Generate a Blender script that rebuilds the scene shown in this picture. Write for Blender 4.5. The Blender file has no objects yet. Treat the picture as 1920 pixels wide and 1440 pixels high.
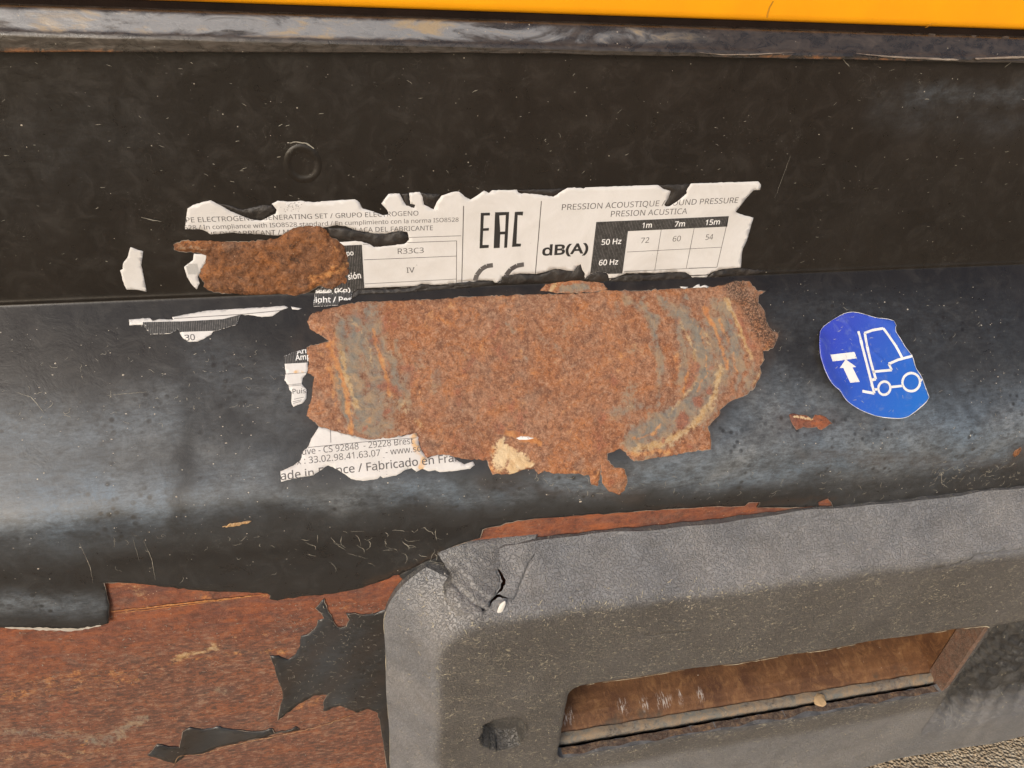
import bpy, math, random
import numpy as np
from mathutils import Vector, Matrix, noise as mnoise
from mathutils.geometry import delaunay_2d_cdt
random.seed(7); rng = np.random.default_rng(7)
scene = bpy.context.scene
COL = scene.collection

# ------------------------------------------------------------ camera
FPX = 1442.0; CX, CY = 960.0, 720.0          # pixel focal length of the 1920 x 1440 photograph
_x = np.array([6940., -465., FPX]); _x /= np.linalg.norm(_x)
_d = np.array([-165., 2010., FPX]); _d -= _x*_d.dot(_x); _d /= np.linalg.norm(_d)
_z = -_d; _y = np.cross(_z, _x)
RW = np.array([_x, _y, _z])                  # camera (right, down, forward) -> world
def ray(px, py):
    c = np.stack([(np.asarray(px, float)-CX)/FPX, (np.asarray(py, float)-CY)/FPX, np.ones(np.shape(px))], -1)
    return c @ RW.T
CAM = -ray(960, 534)*0.48
cd = bpy.data.cameras.new('camera'); cam = bpy.data.objects.new('camera', cd); COL.objects.link(cam)
cd.sensor_fit = 'HORIZONTAL'; cd.sensor_width = 36; cd.lens = FPX/1920*36
cd.clip_start = 0.01; cd.clip_end = 500
rt = RW @ np.array([1, 0, 0]); up = RW @ np.array([0, -1, 0]); bk = RW @ np.array([0, 0, -1])
cam.matrix_world = Matrix(((rt[0], up[0], bk[0], CAM[0]), (rt[1], up[1], bk[1], CAM[1]), (rt[2], up[2], bk[2], CAM[2]), (0, 0, 0, 1)))
scene.camera = cam

# ------------------------------------------------------------ sky and sun
SUN_EL, SUN_AZ = math.radians(25), math.radians(-36)     # azimuth from straight in front of the machine (-Y), negative = left
world = bpy.data.worlds.new('World'); scene.world = world; world.use_nodes = True
wn = world.node_tree.nodes; wl = world.node_tree.links
bg = wn['Background']; sky = wn.new('ShaderNodeTexSky'); sky.sky_type = 'NISHITA'; sky.sun_disc = False
sdir = Vector((math.sin(SUN_AZ)*math.cos(SUN_EL), -math.cos(SUN_AZ)*math.cos(SUN_EL), math.sin(SUN_EL)))
sky.sun_elevation = SUN_EL; sky.sun_rotation = math.atan2(sdir.x, sdir.y)
sky.dust_density = 3.5; sky.air_density = 1.0; sky.ozone_density = 1.0
bg.inputs[1].default_value = 0.11; wl.new(sky.outputs[0], bg.inputs[0])
sl = bpy.data.lights.new('sun', 'SUN'); sl.energy = 1.3; sl.angle = math.radians(22); sl.color = (1, .96, .91)
so = bpy.data.objects.new('sun', sl); COL.objects.link(so)
so.rotation_euler = sdir.to_track_quat('Z', 'Y').to_euler(); so.location = sdir*5
scene.view_settings.view_transform = 'Standard'; scene.view_settings.look = 'None'
scene.view_settings.gamma = 1; scene.view_settings.exposure = 0.50

# ------------------------------------------------------------ surfaces: the folded side panel
E_ = math.radians(42)
_v = np.arange(-0.20, 0.60, 0.00025)
def sstep(a, b, x): t = np.clip((x-a)/(b-a), 0, 1); return t*t*(3-2*t)
_phi = E_*sstep(-.0016, .0016, _v)*(1-sstep(.104, .136, _v))
_o = np.concatenate([[0], np.cumsum((np.sin(_phi[1:])+np.sin(_phi[:-1]))/2*.00025)])
_zz = np.concatenate([[0], np.cumsum(-(np.cos(_phi[1:])+np.cos(_phi[:-1]))/2*.00025)])
_i0 = np.argmin(abs(_v)); _o -= _o[_i0]; _zz -= _zz[_i0]
O_LOW = float(_o[-1])
class Panel:
    """u along the machine, v down along the folded sheet (0 at the crease), h outwards"""
    def place(self, u, v, h=0.):
        o = np.interp(v, _v, _o); z = np.interp(v, _v, _zz); ph = np.interp(v, _v, _phi)
        return np.stack([u+0*o, -(o+h*np.cos(ph)), z+h*np.sin(ph)], -1)
    def unproj(self, pts):
        pts = np.asarray(pts, float); R = ray(pts[:, 0], pts[:, 1]); out = []
        for r in R:
            f = ((-_o)-CAM[1])*r[2]-(_zz-CAM[2])*r[1]      # sign change where the ray crosses the profile
            s = np.where(np.sign(f[1:]) != np.sign(f[:-1]))[0]
            best = None
            for i in s:
                a = f[i]/(f[i]-f[i+1]); y = -(_o[i]+a*(_o[i+1]-_o[i])); z = _zz[i]+a*(_zz[i+1]-_zz[i])
                t = (y-CAM[1])/r[1] if abs(r[1]) > 1e-6 else 0
                if t > 0 and (best is None or t < best[0]): best = (t, CAM[0]+t*r[0], _v[i]+a*.00025)
            out.append(best[1:] if best else (0, 0))
        return np.array(out)
PANEL = Panel()

# ------------------------------------------------------------ surface: the bumper guard (height field over x, z)
OB, OF = O_LOW+.0035, .1180
BX0, BZ0, BR = -.0915, -.1430, .066
def bump_d(x, z):
    qx = np.maximum(BX0+BR-x, 0); qz = np.maximum(z-(BZ0-BR), 0)
    inner = np.minimum(x-BX0, BZ0-z)
    return np.where((qx > 0) & (qz > 0), BR-np.hypot(qx, qz), inner)
OPX0, OPX1, OPZ1, OPZ0 = .0355, .391, -.2630, -.3590
BOLT = (-.0178, -.3065)
def bump_o(x, z):
    d = bump_d(x, z)
    t = np.clip(d/.0345, -.2, 1.25)
    ramp = np.where(t < .88, t, .88+.12*(1-np.exp(-(t-.88)/.12)))   # soft shoulder
    ramp = ramp*(1-.25*np.exp(-(d/.003)**2))
    o = OB+(OF-OB)*ramp
    o = o+.0006*np.sin(x*31+z*17)+.0004*np.sin(x*83-z*49)
    # inner edge of the opening rolls back
    dx = np.maximum(np.maximum(OPX0-x, x-OPX1), 0); dz = np.maximum(np.maximum(OPZ0-z, z-OPZ1), 0)
    do = np.hypot(dx, dz); o = o-.0016*np.exp(-(do/.0015)**2)
    # crushed recess right of the opening
    m = sstep(.392, .396, x)*sstep(-.262, -.270, z)*sstep(-.43, -.39, z)
    wr = .0035*np.abs(np.sin((x*.6+z*1.3)*210+3*np.sin(x*60)+2*np.sin(z*75)))+.002*np.sin(x*330-z*140)
    return o-m*(.012+wr)
class Guard:
    def place(self, x, z, h=0.):
        return np.stack([x+0*z, -(bump_o(x, z)+h), z+0*x], -1)
    def unproj(self, pts):
        pts = np.asarray(pts, float); R = ray(pts[:, 0], pts[:, 1]); o = np.full(len(pts), .1)
        for _ in range(30):
            t = (-o-CAM[1])/R[:, 1]; P = CAM+R*t[:, None]; o = .5*o+.5*bump_o(P[:, 0], P[:, 2])
        return P[:, [0, 2]]
GUARD = Guard()
def atY(px, py, o):
    r = ray(px, py); t = (-o-CAM[1])/r[1]; return CAM+r*t

# ------------------------------------------------------------ mesh helpers
def K(n, pts):                     # traced on enlarged crops of the photograph: back to its pixels
    s, ox, oy = {0: (1, 0, 0), 1: (2.743, 200, 320), 2: (3., 840, 320), 3: (3.692, 480, 620), 4: (3.2, 1000, 500),
                 5: (4., 1440, 560), 6: (2.526, 0, 900), 7: (2.667, 680, 900), 8: (2.667, 1200, 900)}[n]
    return [(x/s+ox, y/s+oy) for x, y in pts]
def ragged(poly, amp, step, closed=True, seed=0):
    r = random.Random(seed); P = [np.array(p, float) for p in poly]; out = []
    n = len(P)
    for i in range(n if closed else n-1):
        a, b = P[i], P[(i+1) % n]; L = np.linalg.norm(b-a); k = max(1, int(L/step))
        nrm = np.array([-(b-a)[1], (b-a)[0]])/max(L, 1e-9)
        for j in range(k):
            q = a+(b-a)*j/k
            if j: q = q+nrm*r.gauss(0, amp)*min(1, 3*min(j, k-j)/k)
            out.append(q)
    if not closed: out.append(P[-1])
    return np.array(out)
def pip(pts, poly):
    x, y = pts[:, 0], pts[:, 1]; ins = np.zeros(len(pts), bool); n = len(poly); j = n-1
    for i in range(n):
        xi, yi = poly[i]; xj, yj = poly[j]
        if yi != yj:
            c = ((yi > y) != (yj > y)) & (x < (xj-xi)*(y-yi)/(yj-yi)+xi); ins ^= c
        j = i
    return ins
def dist_poly(pts, poly, closed=True):
    d = np.full(len(pts), 1e9); n = len(poly)
    for i in range(n if closed else n-1):
        a = np.asarray(poly[i]); b = np.asarray(poly[(i+1) % n]); ab = b-a; L = ab@ab
        t = np.clip(((pts-a)@ab)/max(L, 1e-15), 0, 1)
        d = np.minimum(d, np.hypot(*(pts-a-t[:, None]*ab).T))
    return d
def cdt(poly, step, holes=(), extra=(), jitter=.25):
    """triangulate a polygon with inner grid points; returns verts, tris, boundary flags"""
    loops = [np.asarray(poly)]+[np.asarray(h) for h in holes]
    V = []; Ed = []
    for L in loops:
        s = len(V); V += [tuple(p) for p in L]; Ed += [(s+i, s+(i+1) % len(L)) for i in range(len(L))]
    nb = len(V)
    for L in extra:
        s = len(V); V += [tuple(p) for p in L]; Ed += [(s+i, s+i+1) for i in range(len(L)-1)]
    if step:
        mn = loops[0].min(0); mx = loops[0].max(0)
        gx, gy = np.meshgrid(np.arange(mn[0], mx[0], step), np.arange(mn[1], mx[1], step))
        g = np.stack([gx.ravel(), gy.ravel()], -1)+rng.uniform(-jitter, jitter, (gx.size, 2))*step
        m = pip(g, loops[0])
        for h in loops[1:]: m &= ~pip(g, h)
        g = g[m]
        if len(g):
            allb = np.array(V)
            keep = np.ones(len(g), bool)
            cell = {}
            for p in allb: cell.setdefault((int(p[0]//step), int(p[1]//step)), []).append(p)
            for i, p in enumerate(g):
                cx, cy = int(p[0]//step), int(p[1]//step)
                for a in (-1, 0, 1):
                    for b in (-1, 0, 1):
                        for q in cell.get((cx+a, cy+b), ()):
                            if (q[0]-p[0])**2+(q[1]-p[1])**2 < (.45*step)**2: keep[i] = False
            V += [tuple(p) for p in g[keep]]
    sc = 1000.
    r = delaunay_2d_cdt([Vector((p[0]*sc, p[1]*sc)) for p in V], Ed, [], 0, 1e-5)
    P = np.array([(v.x, v.y) for v in r[0]])/sc; T = np.array([f for f in r[2] if len(f) == 3])
    c = P[T].mean(1); m = pip(c, loops[0])
    for h in loops[1:]: m &= ~pip(c, h)
    T = T[m]
    a, b, c3 = P[T[:, 0]], P[T[:, 1]], P[T[:, 2]]
    ar = (b-a)[:, 0]*(c3-a)[:, 1]-(b-a)[:, 1]*(c3-a)[:, 0]
    T[ar < 0] = T[ar < 0][:, ::-1]; T = T[abs(ar) > 1e-14]
    used = np.unique(T); mp = -np.ones(len(P), int); mp[used] = np.arange(len(used))
    return P[used], mp[T]
def boundary_edges(T):
    cnt = {}
    for t in T:
        for i in range(3):
            e = (int(t[i]), int(t[(i+1) % 3])); k = (min(e), max(e)); cnt.setdefault(k, []).append(e)
    return [v[0] for v in cnt.values() if len(v) == 1]
def mesh_obj(name, V, F, mat, parent=None, uv=None, attrs=None, smooth=True):
    me = bpy.data.meshes.new(name); me.from_pydata([tuple(map(float, p)) for p in V], [], [tuple(map(int, f)) for f in F]); me.update()
    if smooth: me.polygons.foreach_set('use_smooth', [True]*len(me.polygons))
    if uv is not None:
        l = me.uv_layers.new(name='uv'); idx = np.zeros(len(me.loops), int); me.loops.foreach_get('vertex_index', idx)
        l.data.foreach_set('uv', np.asarray(uv, np.float32)[idx].ravel())
    for k, a in (attrs or {}).items():
        at = me.attributes.new(k, 'FLOAT', 'POINT'); at.data.foreach_set('value', np.asarray(a, np.float32))
    ob = bpy.data.objects.new(name, me); COL.objects.link(ob)
    for m in (mat if isinstance(mat, (list, tuple)) else [mat]): me.materials.append(m)
    if parent: setparent(ob, parent)
    return ob
def setparent(ob, parent):
    ob.parent = parent
    ob.matrix_parent_inverse = wm(parent).inverted()
def wm(o):
    t = Matrix.Translation(o.location)
    return wm(o.parent) @ o.matrix_parent_inverse @ t if o.parent else t
def thing(name, label, cat, loc=(0, 0, 0), group=None):
    o = bpy.data.objects.new(name, None); o.empty_display_size = .02; o.location = loc; COL.objects.link(o)
    o['label'] = label; o['category'] = cat
    if group: o['group'] = group
    return o
def patch(name, surf, poly_uv, step, h, mat, parent, thick=0., holes=(), extra=(), attrs=None, flip=None):
    """sheet laid on a surface; h(P)->height array; edges turned back by thick"""
    P, T = cdt(poly_uv, step, holes, extra)
    H = h(P) if callable(h) else np.full(len(P), float(h))
    V = surf.place(P[:, 0], P[:, 1], H)
    # orientation: normals outward (-Y side)
    a, b, c = V[T[:, 0]], V[T[:, 1]], V[T[:, 2]]; n = np.cross(b-a, c-a)
    if n[:, 1].sum() > 0: T = T[:, ::-1]
    A = {k: f(P) for k, f in (attrs or {}).items()}
    F = [tuple(t) for t in T]; uv = P.copy()
    if thick:
        be = boundary_edges(T); ids = sorted({i for e in be for i in e}); mp = {i: len(V)+k for k, i in enumerate(ids)}
        V2 = surf.place(P[ids, 0], P[ids, 1], H[ids]-thick); V = np.vstack([V, V2]); uv = np.vstack([uv, P[ids]])
        for k in A: A[k] = np.concatenate([A[k], A[k][ids]])
        F += [(e[1], e[0], mp[e[0]], mp[e[1]]) for e in be]
    return mesh_obj(name, V, F, mat, parent, uv, A)
def fbm(P, s, seed=0, oct=4, w=None):
    out = np.empty(len(P)); off = Vector((seed*13.1, seed*7.7, seed*3.3))
    for i, p in enumerate(P):
        q = Vector((p[0]*s, p[1]*s*(w or 1), 0))+off; out[i] = mnoise.fractal(q, 1.0, 2.0, oct)
    return out
def strokes(surf, lst):
    """soft marks: each (points in photo pixels, radius px, weight) -> function of surface coordinates"""
    L = []
    for pts, r, w in lst:
        q = surf.unproj(pts); m = surf.unproj([(pts[0][0]+1, pts[0][1]), (pts[0][0]-1, pts[0][1])]); k = np.hypot(*(m[0]-m[1]))/2
        L.append((q, r*k, w))
    def f(P):
        out = np.zeros(len(P)); rm = float(np.median([r for _, r, _ in L])); k = min(.35*rm, .004)
        P = P+k*2.2*np.stack([fbm(P, .45/rm, 3, 4), fbm(P, .45/rm, 8, 4)], -1)
        for q, r, w in L:
            d = dist_poly(P, q, False) if len(q) > 1 else np.hypot(*(P-q[0]).T)
            out = np.maximum(out, w*np.exp(-(d/r)**2*1.2)) if w > 0 else out+w*np.exp(-(d/r)**2*1.2)
        return np.clip(out, 0, 1)
    return f
def ribbon(surf, pts_uv, w, h):
    """narrow tapering strip on a surface; returns verts, faces"""
    P = np.asarray(pts_uv, float); n = len(P)
    t = np.gradient(P, axis=0); t /= np.maximum(np.hypot(*t.T), 1e-12)[:, None]; nn = np.stack([-t[:, 1], t[:, 0]], -1)
    tp = np.sin(np.linspace(.12, math.pi-.12, n))**.6*w/2*(1+.35*rng.standard_normal(n).clip(-1.5, 1.5))
    a = P+nn*tp[:, None]; b = P-nn*tp[:, None]
    Va = surf.place(a[:, 0], a[:, 1], h); Vb = surf.place(b[:, 0], b[:, 1], h)
    V = np.empty((2*n, 3)); V[0::2] = Va; V[1::2] = Vb
    F = [(2*i, 2*i+1, 2*i+3, 2*i+2) for i in range(n-1)]
    A0 = V[F[0][1]]-V[F[0][0]]; B0 = V[F[0][2]]-V[F[0][0]]
    if np.cross(A0, B0)[1] > 0: F = [f[::-1] for f in F]
    return V, F
class Acc:
    def __init__(s): s.V = []; s.F = []; s.n = 0; s.g = []
    def mark(s): s.g.append((len(s.V), len(s.F)))
    def add(s, V, F): s.V.append(np.asarray(V)); s.F += [tuple(i+s.n for i in f) for f in F]; s.n += len(V)
    def split(s, name, mat, parent):
        out = []; g = s.g+[(len(s.V), len(s.F))]; base = np.cumsum([0]+[len(v) for v in s.V])
        for (a, fa), (b, fb) in zip(g[:-1], g[1:]):
            if b > a: out.append(mesh_obj(name, np.vstack(s.V[a:b]), [tuple(i-int(base[a]) for i in f) for f in s.F[fa:fb]], mat, parent))
        return out
    def obj(s, name, mat, parent, smooth=True): return mesh_obj(name, np.vstack(s.V), s.F, mat, parent, smooth=smooth)
def worm(p, ang, L, step, wig):
    pts = [np.array(p, float)]; a = ang
    for _ in range(max(3, int(L/step))):
        a += random.gauss(0, wig); pts.append(pts[-1]+step*np.array([math.cos(a), math.sin(a)]))
    return np.array(pts)

# ------------------------------------------------------------ materials
class NT:
    def __init__(s, name):
        s.m = bpy.data.materials.new(name); s.m.use_nodes = True; s.t = s.m.node_tree; s.N = s.t.nodes; s.L = s.t.links
        s.b = s.N['Principled BSDF']; s.tc = s.N.new('ShaderNodeTexCoord')
    def pos(s, sx=1, sy=None, sz=None, uv=False, rot=(0, 0, 0)):
        mp = s.N.new('ShaderNodeMapping'); s.L.new(s.tc.outputs['UV' if uv else 'Object'], mp.inputs[0])
        mp.inputs['Scale'].default_value = (sx, sx if sy is None else sy, sx if sz is None else sz); mp.inputs['Rotation'].default_value = rot
        return mp.outputs[0]
    def noise(s, vec, scale, detail=4, rough=.55, dist=0, out=0):
        n = s.N.new('ShaderNodeTexNoise'); s.L.new(vec, n.inputs['Vector']); n.inputs['Scale'].default_value = scale
        n.inputs['Detail'].default_value = detail; n.inputs['Roughness'].default_value = rough; n.inputs['Distortion'].default_value = dist
        return n.outputs[out]
    def voro(s, vec, scale, feat='F1', out='Distance', rnd=1):
        n = s.N.new('ShaderNodeTexVoronoi'); n.feature = feat; s.L.new(vec, n.inputs['Vector']); n.inputs['Scale'].default_value = scale
        n.inputs['Randomness'].default_value = rnd
        return n.outputs[out]
    def math(s, op, a, b=0., c=None, clamp=False):
        n = s.N.new('ShaderNodeMath'); n.operation = op; n.use_clamp = clamp
        for i, x in enumerate((a, b, c)):
            if x is None: continue
            if isinstance(x, (int, float)): n.inputs[i].default_value = x
            else: s.L.new(x, n.inputs[i])
        return n.outputs[0]
    def rng(s, x, a, b, c=0., d=1., smooth=False):
        n = s.N.new('ShaderNodeMapRange'); s.L.new(x, n.inputs[0])
        if smooth: n.interpolation_type = 'SMOOTHSTEP'
        for i, q in enumerate((a, b, c, d)): n.inputs[i+1].default_value = q
        return n.outputs[0]
    def ramp(s, x, stops, interp='LINEAR'):
        n = s.N.new('ShaderNodeValToRGB'); s.L.new(x, n.inputs[0]); e = n.color_ramp.elements; n.color_ramp.interpolation = interp
        while len(e) < len(stops): e.new(.5)
        for k, (p, c) in enumerate(stops): e[k].position = p; e[k].color = (*c, 1)
        return n.outputs[0]
    def mix(s, f, a, b, mode='MIX'):
        n = s.N.new('ShaderNodeMix'); n.data_type = 'RGBA'; n.blend_type = mode
        for i, x in ((0, f), (6, a), (7, b)):
            if isinstance(x, (int, float)): n.inputs[i].default_value = x
            elif isinstance(x, tuple): n.inputs[i].default_value = (*x, 1)
            else: s.L.new(x, n.inputs[i])
        return n.outputs[2]
    def attr(s, name):
        n = s.N.new('ShaderNodeAttribute'); n.attribute_name = name; return n.outputs['Fac']
    def bump(s, hgt, dist, strength=1., prev=None):
        n = s.N.new('ShaderNodeBump'); s.L.new(hgt, n.inputs['Height']); n.inputs['Distance'].default_value = dist; n.inputs['Strength'].default_value = strength
        if prev is not None: s.L.new(prev, n.inputs['Normal'])
        return n.outputs[0]
    def done(s, col, rough, normal=None, spec=None, metal=None, coat=None):
        for k, x in (('Base Color', col), ('Roughness', rough), ('Normal', normal), ('Specular IOR Level', spec), ('Metallic', metal), ('Coat Weight', coat)):
            if x is None: continue
            if isinstance(x, tuple): s.b.inputs[k].default_value = (*x, 1)
            elif isinstance(x, (int, float)): s.b.inputs[k].default_value = x
            else: s.L.new(x, s.b.inputs[k])
        return s.m

def mat_coat():
    """weathered black paint: dust, chalking with painted sky sheen, dark spots, fine scuffs"""
    n = NT('black_paint'); p = n.pos()
    chalk_sheen = n.attr('chalk_sheen'); brown = n.attr('brown'); dark = n.attr('dark')
    big = n.noise(p, 14, 6, .6, .6); mid = n.noise(p, 70, 7, .72, .8); fine = n.noise(p, 700, 4, .7)
    st = n.noise(n.pos(1, 3, 3), 60, 5, .7, 1.5)
    c = n.mix(n.rng(big, .35, .7), (.0095, .0070, .0052), (.0160, .0125, .0098))
    c = n.mix(n.rng(mid, .50, .75, 0, .5), c, (.038, .032, .027))
    c = n.mix(n.math('MULTIPLY', n.attr('dust'), n.rng(mid, .3, .7, .6, 1.2), clamp=True), c, (.047, .050, .053))
    # chalking and painted sheen break up into blotches
    ch = n.math('MULTIPLY', chalk_sheen, n.rng(mid, .34, .62, .55, 1.1)); ch = n.math('MULTIPLY', ch, n.rng(n.noise(n.pos(.6, 1.6, 1.6), 240, 6, .82), .36, .62, .35, 1.3)); ch = n.math('MULTIPLY', ch, n.rng(fine, .25, .65, .75, 1.15), clamp=True)
    spots = n.voro(p, 170); sp = n.rng(spots, .14, .32, 0, 1)                # dark spots eaten through the chalk
    spm = n.rng(n.noise(p, 45, 3), .50, .62, 1, 0); sp = n.math('MAXIMUM', sp, spm)
    ch = n.math('MULTIPLY', ch, n.rng(sp, 0, 1, .08, 1))
    c = n.mix(ch, c, n.mix(n.rng(big, .4, .62), (.170, .182, .192), (.128, .162, .200)))
    c = n.mix(n.math('MULTIPLY', brown, n.rng(mid, .3, .7, .3, 1), clamp=True), c, (.045, .028, .018))
    c = n.mix(n.math('MULTIPLY', dark, n.rng(mid, .25, .5, .5, 1), clamp=True), c, (.008, .008, .0085))
    # pale hair scuffs and grit
    wv = n.noise(n.pos(1, 1, 1, rot=(.4, .3, .9)), 95, 2, .5, 2.2); ln = n.math('ABSOLUTE', n.math('SUBTRACT', wv, .5))
    sc = n.math('MULTIPLY', n.rng(ln, 0, .008, 1, 0), n.rng(n.noise(p, 28, 4, .7), .55, .72, 0, .5), clamp=True)
    c = n.mix(sc, c, (.16, .15, .13))
    gr = n.math('MULTIPLY', n.rng(n.voro(p, 260), .05, .12, 1, 0), n.rng(n.noise(p, 130, 2), .60, .66, 0, 1), clamp=True)
    c = n.mix(gr, c, (.32, .29, .24))
    gr2 = n.math('MULTIPLY', n.rng(n.voro(n.pos(.5, 1, 1), 420), .06, .14, 1, 0), n.rng(n.noise(p, 60, 2), .55, .7, 0, .45), clamp=True)
    c = n.mix(gr2, c, (.14, .13, .12))
    r = n.math('ADD', n.rng(mid, .3, .75, .25, .40), n.math('MULTIPLY', ch, .18)); r = n.math('ADD', r, n.math('MULTIPLY', n.rng(st, .5, .8), .12))
    nm = n.bump(fine, .00006, .6); nm = n.bump(mid, .0005, .35, nm); nm = n.bump(n.noise(p, 9, 2), .004, .25, nm)
    return n.done(c, r, nm, .42)
def mat_rust(name, base, dark, bright, pale, grain=1., streak=None, bumpk=1.):
    n = NT(name); p = n.pos()
    big = n.noise(p, 22, 5, .6, .8); mid = n.noise(p, 95, 7, .72, .9); fine = n.noise(p, 900*grain, 5, .75); vf = n.voro(p, 900*grain)
    c = n.mix(n.rng(big, .40, .58), tuple(.75*a+.25*b for a, b in zip(base, bright)), tuple(.78*a+.22*b for a, b in zip(base, pale)))
    c = n.mix(n.rng(n.noise(p, 34, 5, .7, 1.), .52, .64, 0, .45), c, (.205, .155, .12))
    c = n.mix(n.rng(n.noise(p, 17, 5, .7, 1.2), .50, .60, 0, .55), c, tuple(.55*a+.45*b for a, b in zip(base, dark)))
    c = n.mix(n.rng(mid, .50, .66, 0, .85), c, bright)
    c = n.mix(n.rng(mid, .47, .32, 0, .7), c, dark)
    m3 = n.noise(p, 330, 5, .75, .3)
    c = n.mix(n.rng(m3, .52, .63, 0, .42), c, pale); c = n.mix(n.rng(m3, .47, .37, 0, .65), c, dark)
    c = n.mix(n.rng(fine, .54, .66, 0, .65), c, pale); c = n.mix(n.rng(fine, .46, .34, 0, .75), c, dark)
    if streak:
        sv = n.noise(n.pos(1, 2, 2), 34, 7, .8, .5)
        c = n.mix(n.rng(sv, .54, .68, 0, .45), c, streak[0]); c = n.mix(n.rng(sv, .45, .30, 0, .5), c, streak[1])
        s1 = n.noise(n.pos(1, 4, 4), 22, 6, .7, .8); c = n.mix(n.rng(s1, .53, .62, 0, .6), c, (.115, .050, .042)); c = n.mix(n.rng(s1, .46, .39, 0, .5), c, (.34, .10, .035))
        s2 = n.noise(n.pos(1, 2.4, 2.4), 170, 6, .8, .3); low = n.rng(n.attr('low'), 0, 1, .25, 1)
        c = n.mix(n.math('MULTIPLY', low, .38), c, (.095, .062, .046))
        c = n.mix(n.math('MULTIPLY', low, n.rng(s2, .53, .62, 0, .8)), c, (.27, .17, .115)); c = n.mix(n.math('MULTIPLY', low, n.rng(s2, .48, .40, 0, .85)), c, (.055, .040, .034))
    wob = n.math('ADD', n.math('MULTIPLY', n.math('SUBTRACT', mid, .5), 1.5), n.math('MULTIPLY', n.math('SUBTRACT', m3, .5), 1.6))
    def m(a, lo=.28, hi=.80): return n.math('MULTIPLY', n.rng(n.math('ADD', n.attr(a), wob), lo, hi, 0, 1, True), n.rng(n.attr(a), .02, .25))
    c = n.mix(n.math('MULTIPLY', m('grey'), n.rng(fine, .35, .65, 1., .75)), c, n.mix(n.rng(mid, .40, .60), (.155, .160, .145), (.27, .20, .13)))
    c = n.mix(n.math('MULTIPLY', m('orange', .3, .9), .75), c, n.mix(n.rng(m3, .4, .6), (.45, .155, .04), (.50, .25, .09)))
    c = n.mix(n.math('MULTIPLY', m('tan', .3, .9), .8), c, n.mix(n.rng(m3, .4, .6), (.40, .235, .085), (.46, .34, .20)))
    c = n.mix(n.math('MULTIPLY', m('red'), .75), c, n.mix(n.rng(fine, .4, .6), (.16, .05, .03), (.33, .12, .07)))
    c = n.mix(n.math('MULTIPLY', m('scab', .25, .6), n.rng(fine, .42, .58, 1, .1)), c, (.05, .028, .018))
    c = n.mix(n.math('MULTIPLY', m('cream', .15, .6), .95), c, n.mix(n.rng(mid, .4, .65), (.62, .48, .30), (.52, .33, .16)))
    sp = n.math('MULTIPLY', n.rng(n.voro(p, 330), .05, .13, 1, 0), n.rng(n.noise(p, 100, 2), .55, .62, 0, .8), clamp=True)
    c = n.mix(sp, c, (.55, .40, .28))
    h = n.math('ADD', n.math('MULTIPLY', vf, .5), fine)
    nm = n.bump(h, .00035*bumpk, .7); nm = n.bump(mid, .0012*bumpk, .7, nm)
    return n.done(c, n.rng(fine, .3, .7, .6, .88), nm, .35)
def mat_plastic():
    n = NT('weathered_grey_plastic'); p = n.pos()
    w = n.noise(p, 520, 1.5, .5, .5); worm_ = n.math('ABSOLUTE', n.math('SUBTRACT', w, .5)); hg = n.rng(worm_, 0, .07, 0, 1)
    big = n.noise(p, 12, 5, .6, .5); mid = n.noise(p, 60, 5, .65, .6); fine = n.noise(p, 1400, 3, .7)
    top = n.attr('weather_lit'); fresh = n.attr('fresh')
    c = n.mix(n.rng(big, .35, .65), (.074, .067, .061), (.100, .092, .085))
    c = n.mix(n.math('MULTIPLY', top, n.rng(mid, .3, .65, .55, 1), clamp=True), c, n.mix(n.rng(big, .4, .6), (.185, .187, .195), (.235, .228, .225)))  # sky light on the chamfer painted as paler plastic, along with weathering
    c = n.mix(n.rng(hg, 0, .6, .15, 0), c, (.055, .050, .046))
    # pale scuffed flecks on the front face
    fl = n.noise(n.pos(1, 1, 2.4), 170, 5, .75, 2.); fm = n.math('MULTIPLY', n.rng(fl, .555, .63, 0, .85), n.rng(mid, .40, .60, .25, 1), clamp=True)
    fm = n.math('MULTIPLY', fm, n.rng(top, 0, 1, 1, .25))
    c = n.mix(fm, c, (.36, .32, .23))
    wv = n.math('ABSOLUTE', n.math('SUBTRACT', n.noise(n.pos(1, 1, 2), 120, 3, .6, 2.), .5))
    hl = n.math('MULTIPLY', n.rng(wv, 0, .012, 1, 0), n.rng(n.noise(p, 34, 4, .7), .5, .66, 0, .6), clamp=True)
    c = n.mix(n.math('MULTIPLY', hl, n.rng(top, 0, 1, 1, .3)), c, (.30, .275, .21))
    c = n.mix(fresh, c, n.mix(n.rng(mid, .45, .7), (.018, .017, .016), (.07, .066, .06)))
    g = n.math('MULTIPLY', n.rng(n.voro(p, 300), .05, .13, 1, 0), n.rng(n.noise(p, 110, 2), .58, .66, 0, .9), clamp=True)
    c = n.mix(g, c, (.42, .37, .25))
    nm = n.bump(hg, .00050, .9); nm = n.bump(fine, .00012, .5, nm); nm = n.bump(mid, .0010, .4, nm)
    return n.done(c, n.rng(mid, .3, .7, .42, .60), nm, .5)
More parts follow.
